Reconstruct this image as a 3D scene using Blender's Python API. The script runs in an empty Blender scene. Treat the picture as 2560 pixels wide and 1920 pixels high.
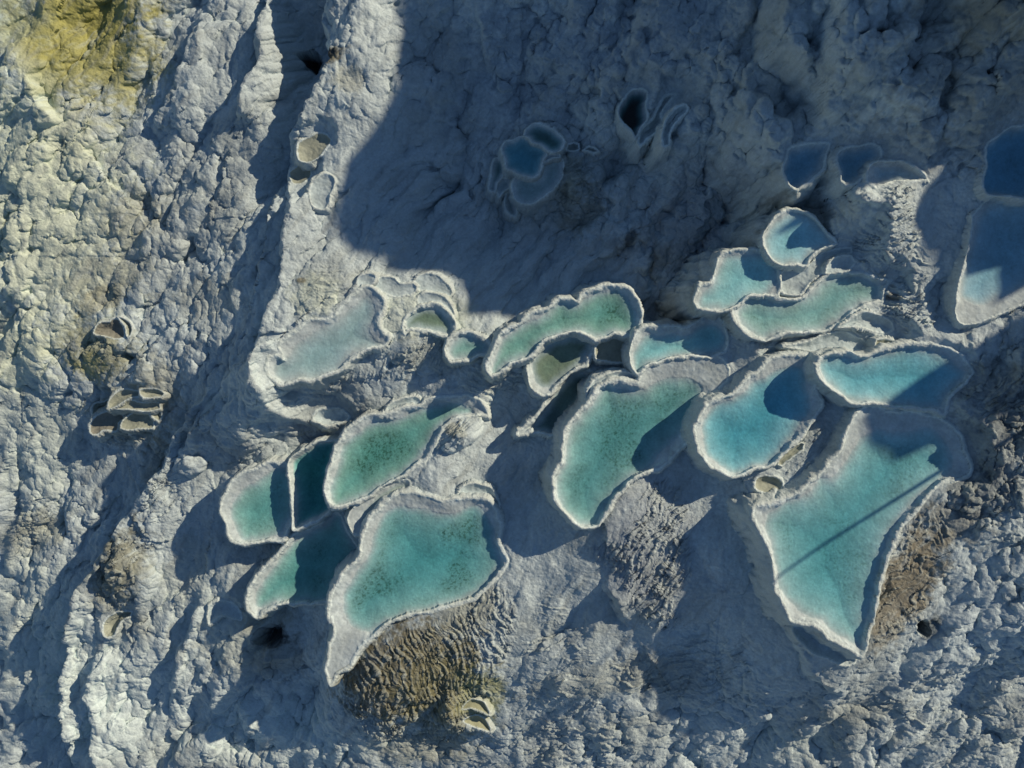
import bpy, math, random
import numpy as np
from mathutils import Vector
sc = bpy.context.scene
F32 = np.float32
# ------------------------------------------------------------------ camera / sky / sun
HC = 30.0 / math.tan(math.radians(35.0))       # camera height for a 60 m wide view of z = 0
cam = bpy.data.cameras.new('camera'); cam_o = bpy.data.objects.new('camera', cam)
sc.collection.objects.link(cam_o); cam_o.location = (0, 0, HC); cam_o.rotation_euler = (0, 0, 0)
cam.sensor_width = 36; cam.angle = math.radians(70.0); cam.clip_end = 2000; sc.camera = cam_o
SUN_AZ = math.radians(33.0)                    # towards +x, turned to +y
SUN_EL = math.radians(27.0)
TANE = math.tan(SUN_EL)
w = bpy.data.worlds.new('World'); sc.world = w; w.use_nodes = True
nt = w.node_tree; nt.nodes.clear()
bg = nt.nodes.new('ShaderNodeBackground'); wo = nt.nodes.new('ShaderNodeOutputWorld')
sky = nt.nodes.new('ShaderNodeTexSky'); sky.sky_type = 'NISHITA'; sky.sun_disc = False
sky.sun_elevation = SUN_EL; sky.sun_rotation = math.pi / 2 - SUN_AZ
sky.air_density = 1.0; sky.dust_density = 0.0; sky.ozone_density = 2.5
nt.links.new(sky.outputs[0], bg.inputs[0]); nt.links.new(bg.outputs[0], wo.inputs[0])
bg.inputs[1].default_value = 0.068
sl = bpy.data.lights.new('sun', 'SUN'); sl.energy = 4.4; sl.angle = math.radians(0.6); sl.color = (1.0, 0.83, 0.61)
so = bpy.data.objects.new('sun', sl); sc.collection.objects.link(so)
sdir = Vector((math.cos(SUN_AZ) * math.cos(SUN_EL), math.sin(SUN_AZ) * math.cos(SUN_EL), math.sin(SUN_EL)))
so.rotation_euler = sdir.to_track_quat('Z', 'Y').to_euler(); so.location = sdir * 60
sc.view_settings.view_transform = 'Standard'; sc.view_settings.look = 'None'
sc.view_settings.exposure = 0.02; sc.view_settings.gamma = 1.0
sc.cycles.transparent_max_bounces = 12

# ------------------------------------------------------------------ helpers
def unproj(X, Y, z):                            # photo point (2560 x 1920) lying at height z
    f = 30.0 / 1280.0 * (HC - z) / HC
    return (X - 1280.0) * f, -(Y - 960.0) * f
VIEWS = dict(A=(640, 620, .36166), B=(1180, 660, .36166), C=(1680, 480, .36166), D=(1320, 860, .36166),
             E=(1760, 960, .36166), F=(520, 960, .36166), G=(1880, 320, .30741), H=(1180, 180, .24412),
             I=(160, 720, .27119), Q1=(0, 0, .57866), Q2=(1280, 0, .57866), Q3=(0, 960, .57866),
             Q4=(1280, 960, .57866), O=(0, 0, 1.1574))
def V(view, pts):
    x0, y0, s = VIEWS[view]
    return [(x0 + a * s, y0 + b * s) for a, b in pts]
_rng = np.random.RandomState(7)
_ang = _rng.rand(256, 256).astype(F32) * 2 * np.pi
GX, GY = np.cos(_ang), np.sin(_ang)
RA = _rng.rand(256, 256).astype(F32); RB = _rng.rand(256, 256).astype(F32); RC = _rng.rand(256, 256).astype(F32)
def perlin(x, y, seed=0):
    x = x + seed * 17.31; y = y + seed * 9.77
    fx = np.floor(x); fy = np.floor(y); dx = (x - fx).astype(F32); dy = (y - fy).astype(F32)
    ix = fx.astype(np.int32) & 255; iy = fy.astype(np.int32) & 255; jx = (ix + 1) & 255; jy = (iy + 1) & 255
    def g(i, j, a, b): return GX[i, j] * a + GY[i, j] * b
    u = dx * dx * dx * (dx * (dx * 6 - 15) + 10); v = dy * dy * dy * (dy * (dy * 6 - 15) + 10)
    a = g(ix, iy, dx, dy); b = g(jx, iy, dx - 1, dy); c = g(ix, jy, dx, dy - 1); d = g(jx, jy, dx - 1, dy - 1)
    return ((a + (b - a) * u) * (1 - v) + (c + (d - c) * u) * v) * 1.5
def fbm(x, y, oct=4, seed=0, gain=.5):
    r = 0; a = 1.0; t = 0
    for k in range(oct):
        r = r + a * perlin(x * 2 ** k, y * 2 ** k, seed + k); t += a; a *= gain
    return r / t
def domes(x, y, seed=0, rmin=.62, rmax=1.0):
    """overlapping rounded knobs: max over nearby cells of a paraboloid of random size; 0..1"""
    x = x + seed * 31.7; y = y + seed * 12.9
    fx = np.floor(x); fy = np.floor(y)
    best = np.zeros_like(x, dtype=F32)
    for i in (-1, 0, 1):
        for j in (-1, 0, 1):
            cx = fx + i; cy = fy + j; ix = cx.astype(np.int32) & 255; iy = cy.astype(np.int32) & 255
            px = cx + RA[ix, iy]; py = cy + RB[ix, iy]; r = rmin + (rmax - rmin) * RC[ix, iy]
            d2 = ((x - px) ** 2 + (y - py) ** 2) / (r * r)
            h = r * np.sqrt(np.maximum(0, 1.0 - d2))
            h = h.astype(F32); h2 = h * h; best += h2 * h2 * h2
    return best ** (1 / 6.)
def sstep(a, b, x):
    t = np.clip((x - a) / (b - a), 0, 1); return t * t * (3 - 2 * t)
def smooth_poly(pts, step=.22, closed=True):
    P = np.array(pts, float); n = len(P); out = []
    rng = range(n) if closed else range(n - 1)
    for i in rng:
        p0 = P[(i - 1) % n] if closed or i > 0 else P[i]; p1 = P[i]; p2 = P[(i + 1) % n]
        p3 = P[(i + 2) % n] if closed or i + 2 < n else P[(i + 1) % n]
        m = max(1, int(np.hypot(*(p2 - p1)) / step))
        for k in range(m):
            t = k / m
            out.append(.5 * (2 * p1 + (p2 - p0) * t + (2 * p0 - 5 * p1 + 4 * p2 - p3) * t * t + (3 * p1 - p0 - 3 * p2 + p3) * t ** 3))
    if not closed: out.append(P[-1])
    return np.array(out, F32)
def seg_dist(x, y, P, closed=True):
    n = len(P); best = np.full(x.shape, 1e9, F32); side = np.zeros(x.shape, F32)
    for i in range(n if closed else n - 1):
        ax, ay = P[i]; bx, by = P[(i + 1) % n]; vx, vy = bx - ax, by - ay; L = vx * vx + vy * vy + 1e-12
        t = np.clip(((x - ax) * vx + (y - ay) * vy) / L, 0, 1)
        dx = x - ax - t * vx; dy = y - ay - t * vy; d = dx * dx + dy * dy
        m = d < best; best = np.where(m, d, best)
        if not closed: side = np.where(m, np.sign(vx * dy - vy * dx), side)
    return (np.sqrt(best), side) if not closed else np.sqrt(best)
def inside(x, y, P):
    c = np.zeros(x.shape, bool); n = len(P); j = n - 1
    for i in range(n):
        xi, yi = P[i]; xj, yj = P[j]
        if yi != yj:
            c ^= ((yi > y) != (yj > y)) & (x < (xj - xi) * (y - yi) / (yj - yi) + xi)
        j = i
    return c

# ------------------------------------------------------------------ grid (fine where the photo looks, coarse beyond)
SP = .05
def axis(half, out):
    core = np.arange(-half, half + SP / 2, SP); ext = half + out * (np.linspace(0, 1, 60)[1:] ** 2.2) + SP * np.arange(1, 60)
    return np.concatenate([-ext[::-1], core, ext])
ax_x = axis(35.5, 120.); ax_y = axis(27.5, 120.)
NX, NY = len(ax_x), len(ax_y)
X, Y = np.meshgrid(ax_x.astype(F32), ax_y.astype(F32)); X = X.astype(F32); Y = Y.astype(F32)
def rbf(ctrl, vals, c=1.5):
    """smooth surface through control points, on the grid"""
    C = np.array(ctrl, float); Vv = np.array(vals, float).reshape(len(C), -1); m = Vv.mean(0)
    D = np.sqrt(((C[:, None] - C[None]) ** 2).sum(-1) + c * c)
    wts = np.linalg.solve(D - 0.0 * np.eye(len(C)), Vv - m)
    gx = np.linspace(-62, 62, 249); gy = np.linspace(-52, 52, 209); A, B = np.meshgrid(gx, gy)
    R = np.sqrt((A[..., None] - C[:, 0]) ** 2 + (B[..., None] - C[:, 1]) ** 2 + c * c)
    S = R @ wts + m
    xs = np.clip((ax_x + 62) / .49999, 0, 247.999); ys = np.clip((ax_y + 52) / .49999, 0, 207.999)
    ix = xs.astype(int); iy = ys.astype(int); fx = (xs - ix)[None, :, None]; fy = (ys - iy)[:, None, None]
    fx = fx * fx * (3 - 2 * fx) * .0 + fx; 
    r = (S[iy][:, ix] * (1 - fx) + S[iy][:, ix + 1] * fx) * (1 - fy) + (S[iy + 1][:, ix] * (1 - fx) + S[iy + 1][:, ix + 1] * fx) * fy
    return [r[..., k].astype(F32) for k in range(r.shape[-1])]

# ---- broad shape of the slope: overview-photo point, height
MACRO = [(1200,560,-4.2),(1250,480,-4.4),(1100,430,-4.0),(1080,520,-4.4),(1350,580,-3.8),(1000,450,-4.0),(1200,120,-1.6),(1000,200,-3.0),(900,100,-2.4),(880,350,-3.6),
 (1350,120,.0),(1480,80,.8),(1480,420,-2.6),(1450,550,-3.6),(1600,430,-1.2),(1500,620,-3.2),(1420,690,-3.0),(1560,540,-2.2),(1300,420,-3.2),(1300,250,-1.8),(1100,300,-3.0),
 (1620,60,2.2),(1700,200,2.8),(1650,330,2.0),(1800,120,3.8),(1950,80,4.8),(2100,60,6.0),(2212,0,7.),(1850,250,3.6),(2050,250,4.6),(2150,220,5.4),(1620,480,-1.4),
 (790,60,-2.0),(800,160,-2.2),(790,280,-2.8),(760,380,-3.0),(700,470,-3.2),(700,560,-2.4),(680,620,-1.9),(730,600,-1.8),(660,300,-4.2),(640,380,-4.8),
 (660,60,-5.4),(680,150,-5.8),(600,100,-5.6),(590,300,-5.2),(560,450,-5.2),(560,620,-4.6),(540,740,-4.3),(450,100,-5.6),(420,350,-6.2),(300,150,-6.2),(150,80,-6.0),(50,180,-5.6),
 (250,400,-6.8),(50,400,-6.5),(400,600,-6.6),(200,600,-7.2),(40,650,-7.5),(250,740,-7.0),(60,800,-8.2),(300,850,-7.0),(300,960,-7.6),(150,950,-8.6),(400,780,-6.6),
 (480,840,-5.4),(540,880,-4.6),(600,920,-3.9),(430,960,-5.8),(350,1000,-6.8),(560,960,-4.4),(640,900,-3.2),(100,1100,-9.4),(0,1300,-10.4),(40,1500,-10.8),(260,1230,-7.4),(200,1350,-8.4),
 (400,1100,-6.4),(440,1150,-6.3),(350,1150,-6.6),(430,1260,-6.0),(500,1200,-5.4),(380,1400,-7.4),(250,1550,-8.8),(450,1560,-7.6),(620,1630,-7.4),(600,1500,-6.0),(560,1400,-5.4),(640,1400,-5.2),(660,1340,-5.2),(680,1480,-5.6),
 (780,1430,-1.9),(900,1350,-1.4),(1000,1280,-1.3),(1060,1240,-1.3),(760,1520,-3.4),(900,1480,-2.2),(900,1620,-5.4),(1050,1400,-2.0),(1060,1560,-4.2),(1120,1300,-1.5),
 (1160,1200,-1.2),(1200,1300,-1.3),(1120,1080,-1.7),(1150,1010,-1.8),(1080,1000,-2.1),(1100,940,-2.3),(1000,910,-1.5),(960,960,-1.5),(1040,900,-1.9),(1110,870,-2.0),(900,1030,-1.7),(960,1030,-1.6),(1000,1010,-2.),
 (860,770,-1.5),(950,800,-1.5),(1050,800,-1.0),(1100,790,-.9),(900,850,-2.2),(1080,720,-1.2),(960,600,-1.8),(900,600,-1.4),(930,640,-1.3),(800,560,-2.6),(860,610,-1.4),(620,880,-3.6),(700,860,-2.9),(780,850,-2.4),
 (1320,1140,.5),(1380,1050,.6),(1400,1200,.1),(1440,1300,-.3),(1480,1100,.3),(1540,1200,.6),(1580,1300,.4),(1620,1400,.0),(1500,1000,.4),(1580,1090,.7),(1700,1480,-.3),(1500,1400,-1.3),(1350,1400,-1.4),(1240,1420,-1.8),
 (1300,1550,-3.2),(1500,1600,-3.8),(1700,1600,-3.0),(1900,1500,-1.0),(2000,1600,-2.4),(2100,1450,-.5),(2200,1600,-2.8),(2050,1380,.8),(2130,1250,2.2),(1950,1150,2.4),(1900,1300,2.2),(1880,1400,1.8),(2000,1200,2.2),(2212,1150,3.2),
 (2060,1060,2.9),(2120,950,3.4),(2180,860,3.6),(2120,800,3.2),(2212,700,3.4),(2000,700,2.7),(1900,600,2.2),(1930,500,2.7),(1920,420,3.1),(2000,460,2.6),(2010,560,2.5),(2020,640,2.5),(1850,440,2.8),(1800,400,1.5),(1850,560,2.4),(1820,490,2.1),(1780,440,1.2),(1880,500,2.6),(1740,410,.8),
 (1900,690,2.2),(1800,690,1.9),(1700,740,1.3),(1580,760,.9),(1620,700,1.5),(1960,740,2.9),(1760,950,1.7),(1700,1020,1.6),(1800,880,1.8),(1640,1040,1.6),
 (2000,380,3.2),(2080,430,3.2),(2090,350,3.6),(1480,750,.0),(1290,850,-.6),(1180,900,-1.5),
 (-200,-200,-5),(-200,800,-9),(-200,1900,-12),(900,-250,-1),(1600,-250,3),(2212,-250,7),(2500,200,6),(2500,800,5),(2450,1300,3),(3400,-400,4),(3400,800,3),(3400,1900,0),(2212,-900,3),(1000,-900,0),(-1000,-600,-6),(-1000,1000,-12),(-800,2300,-15),(1200,2700,-15),(2600,2600,-8),(2450,1900,-2),(1200,1950,-8),(500,1950,-10)]
MACRO = [(a, b, z + (1.0 + .6 * (a >= 400) if 0 <= a <= 620 and 0 <= b < 900 else 0)) for a, b, z in MACRO]
cpts = [unproj(a * 1.1574, b * 1.1574, z) for a, b, z in MACRO]
base, = rbf(cpts, [m[2] for m in MACRO]); base = np.minimum(base, 9)
macro = base.copy()
# ---- knobbliness (3 m masses, 1.2 m knobs, 0.45 m knobs, streaks)
AMPS = [(150,500,.5,.55,.12,.1),(400,400,.45,.5,.13,.1),(400,650,.4,.5,.12,.15),(100,150,.7,.4,.10,.2),(250,100,.5,.3,.08,.5),(600,100,.6,.35,.1,.2),(300,1400,.8,.45,.12,.1),
 (100,1200,.6,.45,.12,.15),(150,1600,.7,.5,.12,.1),(550,1600,.7,.5,.12,.1),(500,950,.35,.45,.13,.0),(700,880,.2,.35,.1,.1),(400,1150,.2,.15,.08,.3),(800,100,.3,.22,.1,.2),(780,300,.25,.2,.1,.2),
 (700,580,.3,.2,.1,.2),(900,450,1.5,.55,.10,.5),(1200,550,1.6,.55,.10,.5),(1050,330,1.5,.6,.1,.5),(1100,150,1.5,.7,.13,.6),(1450,500,1.7,.75,.15,.6),(1450,250,1.4,.7,.13,.6),(1700,150,2.2,1.1,.18,.1),(1750,280,2.0,1.0,.16,.1),(1600,300,1.8,.9,.15,.2),
 (1950,150,2.2,1.1,.2,.1),(2100,280,1.2,.4,.1,.2),(1600,380,1.6,.8,.14,.3),(1850,450,.1,.2,.1,.1),(1790,470,.1,.15,.1,.1),(2000,600,.2,.25,.1,.3),(2050,450,.3,.25,.1,.3),(2150,950,.5,.6,.2,.5),(2120,1100,.4,.5,.16,.4),
 (2150,1350,.8,.5,.14,.1),(2150,1550,.9,.5,.13,.1),(1900,1580,.7,.45,.12,.2),(1600,1580,.7,.4,.11,.3),(1300,1580,.6,.35,.1,.3),(1500,1450,.4,.12,.05,.5),(1200,1350,.5,.12,.05,.5),(1150,1150,.3,.1,.04,.3),
 (1400,1200,.1,.05,.05,.2),(1550,1200,.3,.1,.04,.4),(1650,1400,.3,.12,.04,.4),(1050,950,.3,.25,.05,.0),(1000,800,.2,.15,.06,.3),(1100,870,.3,.2,.06,.1),(1500,800,.1,.1,.06,.2),(1900,620,.1,.1,.06,.2),(850,1450,.1,.05,.04,.2),(1000,1550,.3,.3,.1,.1)]
apts = [unproj(a[0] * 1.1574, a[1] * 1.1574, 0) for a in AMPS]
aB, aM, aS, aK = [np.clip(q, 0, 3) for q in rbf(apts, [a[2:] for a in AMPS], 2.)]
wx = X + .5 * macro + .8 * fbm(X * .25, Y * .25, 3, 1); wy = Y + .5 * macro + .8 * fbm(X * .25, Y * .25, 3, 5)
th = math.radians(55)                           # down-slope axis of the left flank
ux = wx * math.cos(th) + wy * math.sin(th); uy = -wx * math.sin(th) + wy * math.cos(th)
w2x = wx + .13 * perlin(X * 1.3, Y * 1.3, 11); w2y = wy + .13 * perlin(X * 1.3, Y * 1.3, 12)
u2x = w2x * math.cos(th) + w2y * math.sin(th); u2y = -w2x * math.sin(th) + w2y * math.cos(th)
wb = sstep(-7, -13, Y + .25 * X)            # the lower slope runs straight down the picture
u3x = w2x * .25 + w2y * .97; u3y = -w2x * .97 + w2y * .25
medA = domes(u2x / 1.9, u2y / .95, 3); medB = domes(u3x / 2.1, u3y / 1.05, 13)
big = domes(ux / 5.5, uy / 2.6, 2); med = medA * (1 - wb) + medB * wb; med2 = domes(u2x / .85, u2y / .6, 4)
sml = domes(w2x / .36, w2y / .33, 6)
modm = .55 + .9 * sstep(-.4, .5, fbm(X * .18, Y * .18, 3, 21))
base = base + aB * ((big - .55) * 1.2 + .35 * fbm(ux * .12, uy * .35, 3, 25)) + np.minimum(aB, 1) * .9 * (.35 - np.abs(perlin(ux * .10, uy * .34, 27)) - .3 * np.abs(perlin(ux * .2, uy * .7, 28))) + aM * modm * ((med - .6) * 1.0 + (med2 - .6) * .5) + aS * (sml - .6) * .6
base = base + aK * .30 * fbm(ux * .35, uy * 1.0, 4, 31, .5) + .10 * fbm(X * .5, Y * .5, 4, 41)

bumps = base - macro
# ---- scarps: the land on the one side stands higher
def scarp(pts, h, fall, w_=.25, side=-1, view='O', z=-5):
    global base
    P = smooth_poly([unproj(a, b, z) for a, b in V(view, pts)], .5, False)
    x0, y0 = P.min(0) - fall * 3; x1, y1 = P.max(0) + fall * 3
    i0, i1 = np.searchsorted(ax_x, (x0, x1)); j0, j1 = np.searchsorted(ax_y, (y0, y1)); s = (slice(j0, j1), slice(i0, i1))
    xx = X[s] + .45 * fbm(X[s] * .5, Y[s] * .5, 3, 51); yy = Y[s] + .45 * fbm(X[s] * .5, Y[s] * .5, 3, 52)
    d, sd = seg_dist(xx, yy, P, False); d = d * sd * side
    e0 = np.hypot(xx - P[0][0], yy - P[0][1]); e1 = np.hypot(xx - P[-1][0], yy - P[-1][1])
    t = np.minimum(e0, e1); tap = sstep(0, 3.0, t)
    up = h * sstep(-w_, w_, d) * np.exp(-np.maximum(d, 0) / fall) - .3 * h * (1 - sstep(-w_, w_, d)) * np.exp(np.minimum(d, 0) / (fall * .5))
    base[s] += up * tap
# listed top to bottom; side=1: higher ground on the photo's right
R_ = 1
scarp([(775,-150),(765,-40),(728,70),(728,130),(735,180),(715,235),(690,268),(655,330),(640,380)], 2.8, 3.5, .3, R_)
scarp([(668,290),(640,370),(655,470),(640,540),(642,620),(612,700),(590,780),(545,830)], 1.1, 3., .3, R_)
scarp([(605,-140),(592,0),(585,110),(560,210),(520,320)], 1.3, 1.6, .3, R_)
scarp([(470,30),(435,85),(395,180),(370,230),(300,300)], .8, 1.6, .3, R_)
scarp([(500,830),(420,890),(345,1010),(300,1080),(240,1150),(165,1255),(128,1320),(100,1380),(84,1480),(74,1555),(80,1760)], 2.0, 2.6, .3, R_)
scarp([(480,860),(430,930),(395,990),(350,1050)], .9, 1.2, .3, R_)
scarp([(230,1405),(180,1450),(150,1505),(145,1600),(150,1760)], 1.1, 1.5, .3, R_)
scarp([(430,1265),(412,1340),(372,1425),(345,1500),(330,1600)], 1.0, 1.6, .3, R_)
scarp([(240,835),(200,878),(192,920),(215,970)], 1.2, 2.2, .3, R_)
scarp([(265,1165),(225,1235),(230,1300)], .6, 1.6, .25, R_)
scarp([(1545,-60),(1570,60),(1565,160),(1575,250),(1640,330),(1670,430)], 2.2, 3.5, .35, R_)
scarp([(1720,60),(1760,150),(1840,200),(1890,280)], 1.3, 2., .35, R_)
scarp([(2330,300),(2190,290),(2090,260),(1990,210),(1930,120),(1860,30)], 1.6, 3., .35, -R_)
scarp([(1700,-40),(1725,60),(1700,130),(1655,180),(1638,240),(1651,350),(1681,425)], 1.5, 2.2, .3, R_)
scarp([(1800,0),(1821,85),(1856,130),(1926,165),(1976,225),(2060,275)], 1.2, 2., .3, -R_ * -1)
scarp([(1040,60),(1060,180),(1090,240),(1130,200)], .5, 2., .2, R_)
scarp([(1570,1090),(1600,1180),(1625,1290),(1700,1400),(1800,1450)], .5, 1.4, .3, R_)
scarp([(1290,1180),(1310,1270),(1350,1330)], .9, 1.6, .25, R_)
scarp([(345,-20),(310,120),(230,220)], .4, 2., .3, -R_)
scarp([(120,90),(110,130),(95,210),(160,300)], .9, 2.5, .3, -R_)

def blob(px, py, z, rx, ry, rot, h, soft=1.0):
    """a rounded knoll (h > 0) or hollow (h < 0)"""
    global base
    cx, cy = unproj(px * 1.1574, py * 1.1574, z); k = 60 / 2212 * (HC - z) / HC; rx *= k; ry *= k
    c, s_ = math.cos(math.radians(rot)), math.sin(math.radians(rot))
    xx = X - cx + .3 * perlin(X * .8, Y * .8, 61); yy = Y - cy + .3 * perlin(X * .8, Y * .8, 62)
    a = (xx * c + yy * s_) / rx; b = (-xx * s_ + yy * c) / ry; d = a * a + b * b
    base += (h * np.where(d < 1, (1 - d) ** soft, 0)).astype(F32)
blob(680,142,-6,24,19,0,-2.2,.5); blob(722,196,-5,30,12,25,-1.2,.6); blob(1985,1350,1,16,26,20,-1.6,.7)
blob(990,925,-2,50,42,40,.9,.8); blob(1230,250,-2,130,60,20,.5); blob(1225,385,-3,48,52,0,.9,.6); blob(1238,430,-3,55,55,0,.5,.7)
blob(1500,215,0,60,95,-30,.9,.6); blob(1440,260,-1,28,70,-28,1.0,.6); blob(1470,300,-1,24,60,-24,.6,.6)
blob(575,1375,-5,36,22,20,-.9,.6); blob(745,790,0,0.1,0.1,0,0); blob(1650,300,3,60,110,10,1.4,.7); blob(1870,330,4,80,50,0,.6)
blob(1000,1540,-4,40,60,10,.8,.7); blob(440,1000,-6,28,18,10,.6,.6); blob(300,1250,-7,60,90,25,.6,.7); blob(620,1500,-6,120,90,30,-1.0,.9)
blob(1160,380,-4,95,90,0,.9,.6); blob(1730,400,1,40,30,0,-.8); blob(1500,270,0,18,30,0,-.6)
base0 = base.copy()

# ------------------------------------------------------------------ pools (rim outline, water outline, rim height, water below rim, depth, tint)
P_ = []
def pool(view, L, z, dw, depth, floor, label, W=None, extra=None, extraW=None, lip=.15, kwall=6.5, water=True, tag='p', auto=None, flare=True):
    Ls = V(view, L); Ws = V(view, W) if W else None
    if extra: Ls = Ls + V(extra[1], extra[2])
    if extraW: Ws = Ws + V(extraW[1], extraW[2])
    P_.append(dict(L=Ls, W=Ws, z=z, dw=dw, depth=depth, floor=floor, label=label, lip=lip, auto=auto, flare=flare, ex=2.2 if floor in ('green2', 'speckle4') else 1.15, k=kwall, water=water and W is not None or (water and dw > 0), tag=tag))
G_MAIN = 'filled turquoise pools'; 
pool('A', [(165,690),(205,620),(290,550),(380,500),(500,490),(570,430),(640,340),(700,290),(760,268),(830,290),(875,340),(885,400),(865,460),(848,520),(870,570),(920,620),(900,670),(850,690),(740,712),(650,785),(560,850),(450,900),(370,930),(300,915),(240,930),(180,945),(120,925),(90,880),(75,800),(100,750),(150,748),(185,775)],
 -.75,.22,.5,'white','pale milky pool, leftmost of the upper row, with a hooked lower left end',
 [(225,760),(250,700),(290,650),(400,590),(520,530),(600,470),(680,390),(730,340),(790,345),(815,370),(830,420),(825,470),(795,530),(790,580),(830,640),(865,660),(820,685),(700,700),(620,770),(600,800),(500,870),(400,910),(330,900),(240,900),(190,915),(140,895),(120,850),(130,800),(165,775),(205,780)], lip=.2)
pool('A', [(1020,600),(1010,550),(1030,490),(1080,440),(1120,395),(1200,378),(1280,395),(1340,440),(1375,500),(1378,560),(1365,625),(1300,608),(1200,580),(1100,560),(1045,565)],
 -.8,.25,.3,'olive','shallow olive green pool under the white scalloped mound, half moon shaped',
 [(1045,550),(1040,510),(1080,460),(1120,430),(1190,415),(1260,430),(1310,470),(1340,520),(1345,580),(1340,605),(1280,585),(1200,565),(1110,545)])
pool('A', [(1350,795),(1315,750),(1310,700),(1335,640),(1380,592),(1450,580),(1530,592),(1600,640),(1635,680),(1610,730),(1540,750),(1490,765),(1420,780)],
 -.6,.2,.5,'green','smallest green water pool, between the olive pool and the long speckled pool',
 [(1365,770),(1340,730),(1345,690),(1375,635),(1410,605),(1470,605),(1550,640),(1605,690),(1575,722),(1500,742),(1440,757)])
pool('B', [(135,780),(100,740),(108,680),(135,610),(172,530),(215,460),(270,430),(330,410),(370,360),(430,325),(510,320),(560,270),(610,240),(680,242),(725,270),(750,215),(790,185),(860,180),(900,155),(960,143),(1030,155),(1090,185),(1140,240),(1160,310),(1170,390),(1150,450),(1110,500),(1040,490),(980,485),(900,512),(850,515),(740,470),(620,485),(520,530),(440,590),(390,650),(330,665),(270,680),(230,715),(180,755)],
 .3,.25,.55,'speckle','long speckled green pool with a notched rim against the dark hollow',
 [(145,765),(140,710),(165,640),(200,560),(240,490),(330,440),(400,395),(480,370),(560,300),(620,270),(720,290),(760,250),(850,210),(930,190),(1000,190),(1070,230),(1120,310),(1135,390),(1110,465),(1060,475),(980,472),(900,498),(850,500),(740,455),(620,475),(520,520),(430,590),(385,640),(330,650),(250,672),(180,740)])
pool('B', [(500,905),(430,870),(388,800),(382,700),(405,620),(460,580),(540,530),(620,487),(720,472),(800,490),(880,520),(850,570),(820,630),(790,700),(720,730),(650,770),(580,840),(540,890)],
 -.5,.25,.22,'olive','shallow grey green crescent pool tucked below the long speckled pool',
 [(530,855),(470,835),(430,770),(415,700),(440,640),(520,575),(610,525),(720,510),(820,530),(810,580),(760,680),(690,740),(600,800),(550,840)])
pool('B', [(885,525),(950,487),(1030,482),(1085,520),(1090,600),(1060,670),(1000,690),(920,670),(850,650),(850,590)],
 -.3,0,.3,'tan','dry shaded hollow with a thin rim right of the grey green crescent pool', lip=.1, water=False)
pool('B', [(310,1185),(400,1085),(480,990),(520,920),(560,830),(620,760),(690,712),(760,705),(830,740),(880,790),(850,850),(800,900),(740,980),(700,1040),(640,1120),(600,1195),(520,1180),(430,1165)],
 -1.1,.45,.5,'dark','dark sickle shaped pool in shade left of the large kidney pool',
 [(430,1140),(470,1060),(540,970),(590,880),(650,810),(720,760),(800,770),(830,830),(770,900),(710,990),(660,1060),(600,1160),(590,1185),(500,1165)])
pool('D', [(495,1260),(400,1270),(330,1245),(265,1185),(212,1110),(178,1030),(165,950),(185,870),(235,805),(235,740),(245,650),(285,560),(355,462),(420,395),(470,315),(540,258),(620,245),(700,268),(765,262),(778,200),(830,145),(930,100),(1050,85),(1150,80),(1250,88),(1335,100),(1368,145),(1388,200),(1385,255),(1330,300),(1290,330),(1230,400),(1190,500),(1160,600),(1080,700),(1000,800),(900,870),(800,905),(725,945),(665,1010),(605,1080),(548,1160),(510,1230)],
 .8,.42,.62,'speckle2','large kidney shaped turquoise pool with a broad dry shelf at its top',
 [(480,1245),(400,1245),(320,1220),(250,1150),(210,1060),(190,970),(205,890),(250,820),(260,750),(270,670),(310,570),(380,480),(450,410),(490,340),(540,285),(620,310),(720,320),(820,305),(890,260),(980,235),(1080,235),(1160,260),(1210,310),(1210,360),(1160,450),(1120,540),(1050,620),(960,710),(890,790),(860,855),(780,895),(710,935),(650,1000),(590,1070),(540,1140),(490,1210)], lip=.17)
pool('D', [(395,385),(430,290),(500,222),(600,195),(720,205),(755,225),(760,270),(700,275),(620,250),(540,262),(470,318),(425,395)],
 .55,0,.12,'white','narrow dry ledge wrapped round the top left corner of the large kidney pool', lip=.1, water=False)
pool('D', [(1410,925),(1335,892),(1262,845),(1192,765),(1160,680),(1158,590),(1182,500),(1225,425),(1300,372),(1400,345),(1470,295),(1530,225),(1600,165),(1700,95),(1790,72),(1880,82),(1960,92),(1975,180),(1985,280),(2010,360),(2030,430),(1990,500),(1940,570),(1880,640),(1800,720),(1740,790),(1670,850),(1560,870),(1480,910)],
 2.1,.25,.75,'blue','bright blue green oval pool right of the large kidney pool',
 [(1420,895),(1360,870),(1270,800),(1220,720),(1205,620),(1220,520),(1260,440),(1330,400),(1440,370),(1500,320),(1560,260),(1650,220),(1740,170),(1830,150),(1890,160),(1920,250),(1950,380),(1940,470),(1870,570),(1800,670),(1730,760),(1650,830),(1560,845),(1480,885)], lip=.18)
pool('C', [(1240,1465),(1180,1420),(1110,1370),(1040,1310),(1000,1250),(995,1190),(1020,1150),(1080,1125),(1200,1105),(1300,1130),(1400,1110),(1480,1070),(1580,1047),(1680,1045),(1800,1050),(1900,1080),(1990,1120),(2050,1190),(2085,1250),(2030,1320),(1960,1370),(1900,1440),(1880,1540),(1800,1515),(1700,1500),(1560,1485),(1400,1465),(1310,1462)],
 3.0,.25,.62,'blue','broad turquoise pool at the right, half of it crossed by a straight shadow',
 [(1240,1440),(1170,1390),(1090,1320),(1030,1250),(1025,1190),(1060,1155),(1180,1140),(1290,1155),(1400,1125),(1500,1100),(1650,1075),(1780,1095),(1880,1130),(1960,1190),(2020,1260),(1960,1340),(1890,1400),(1850,1480),(1780,1495),(1650,1480),(1500,1460),(1350,1445)])
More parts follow.
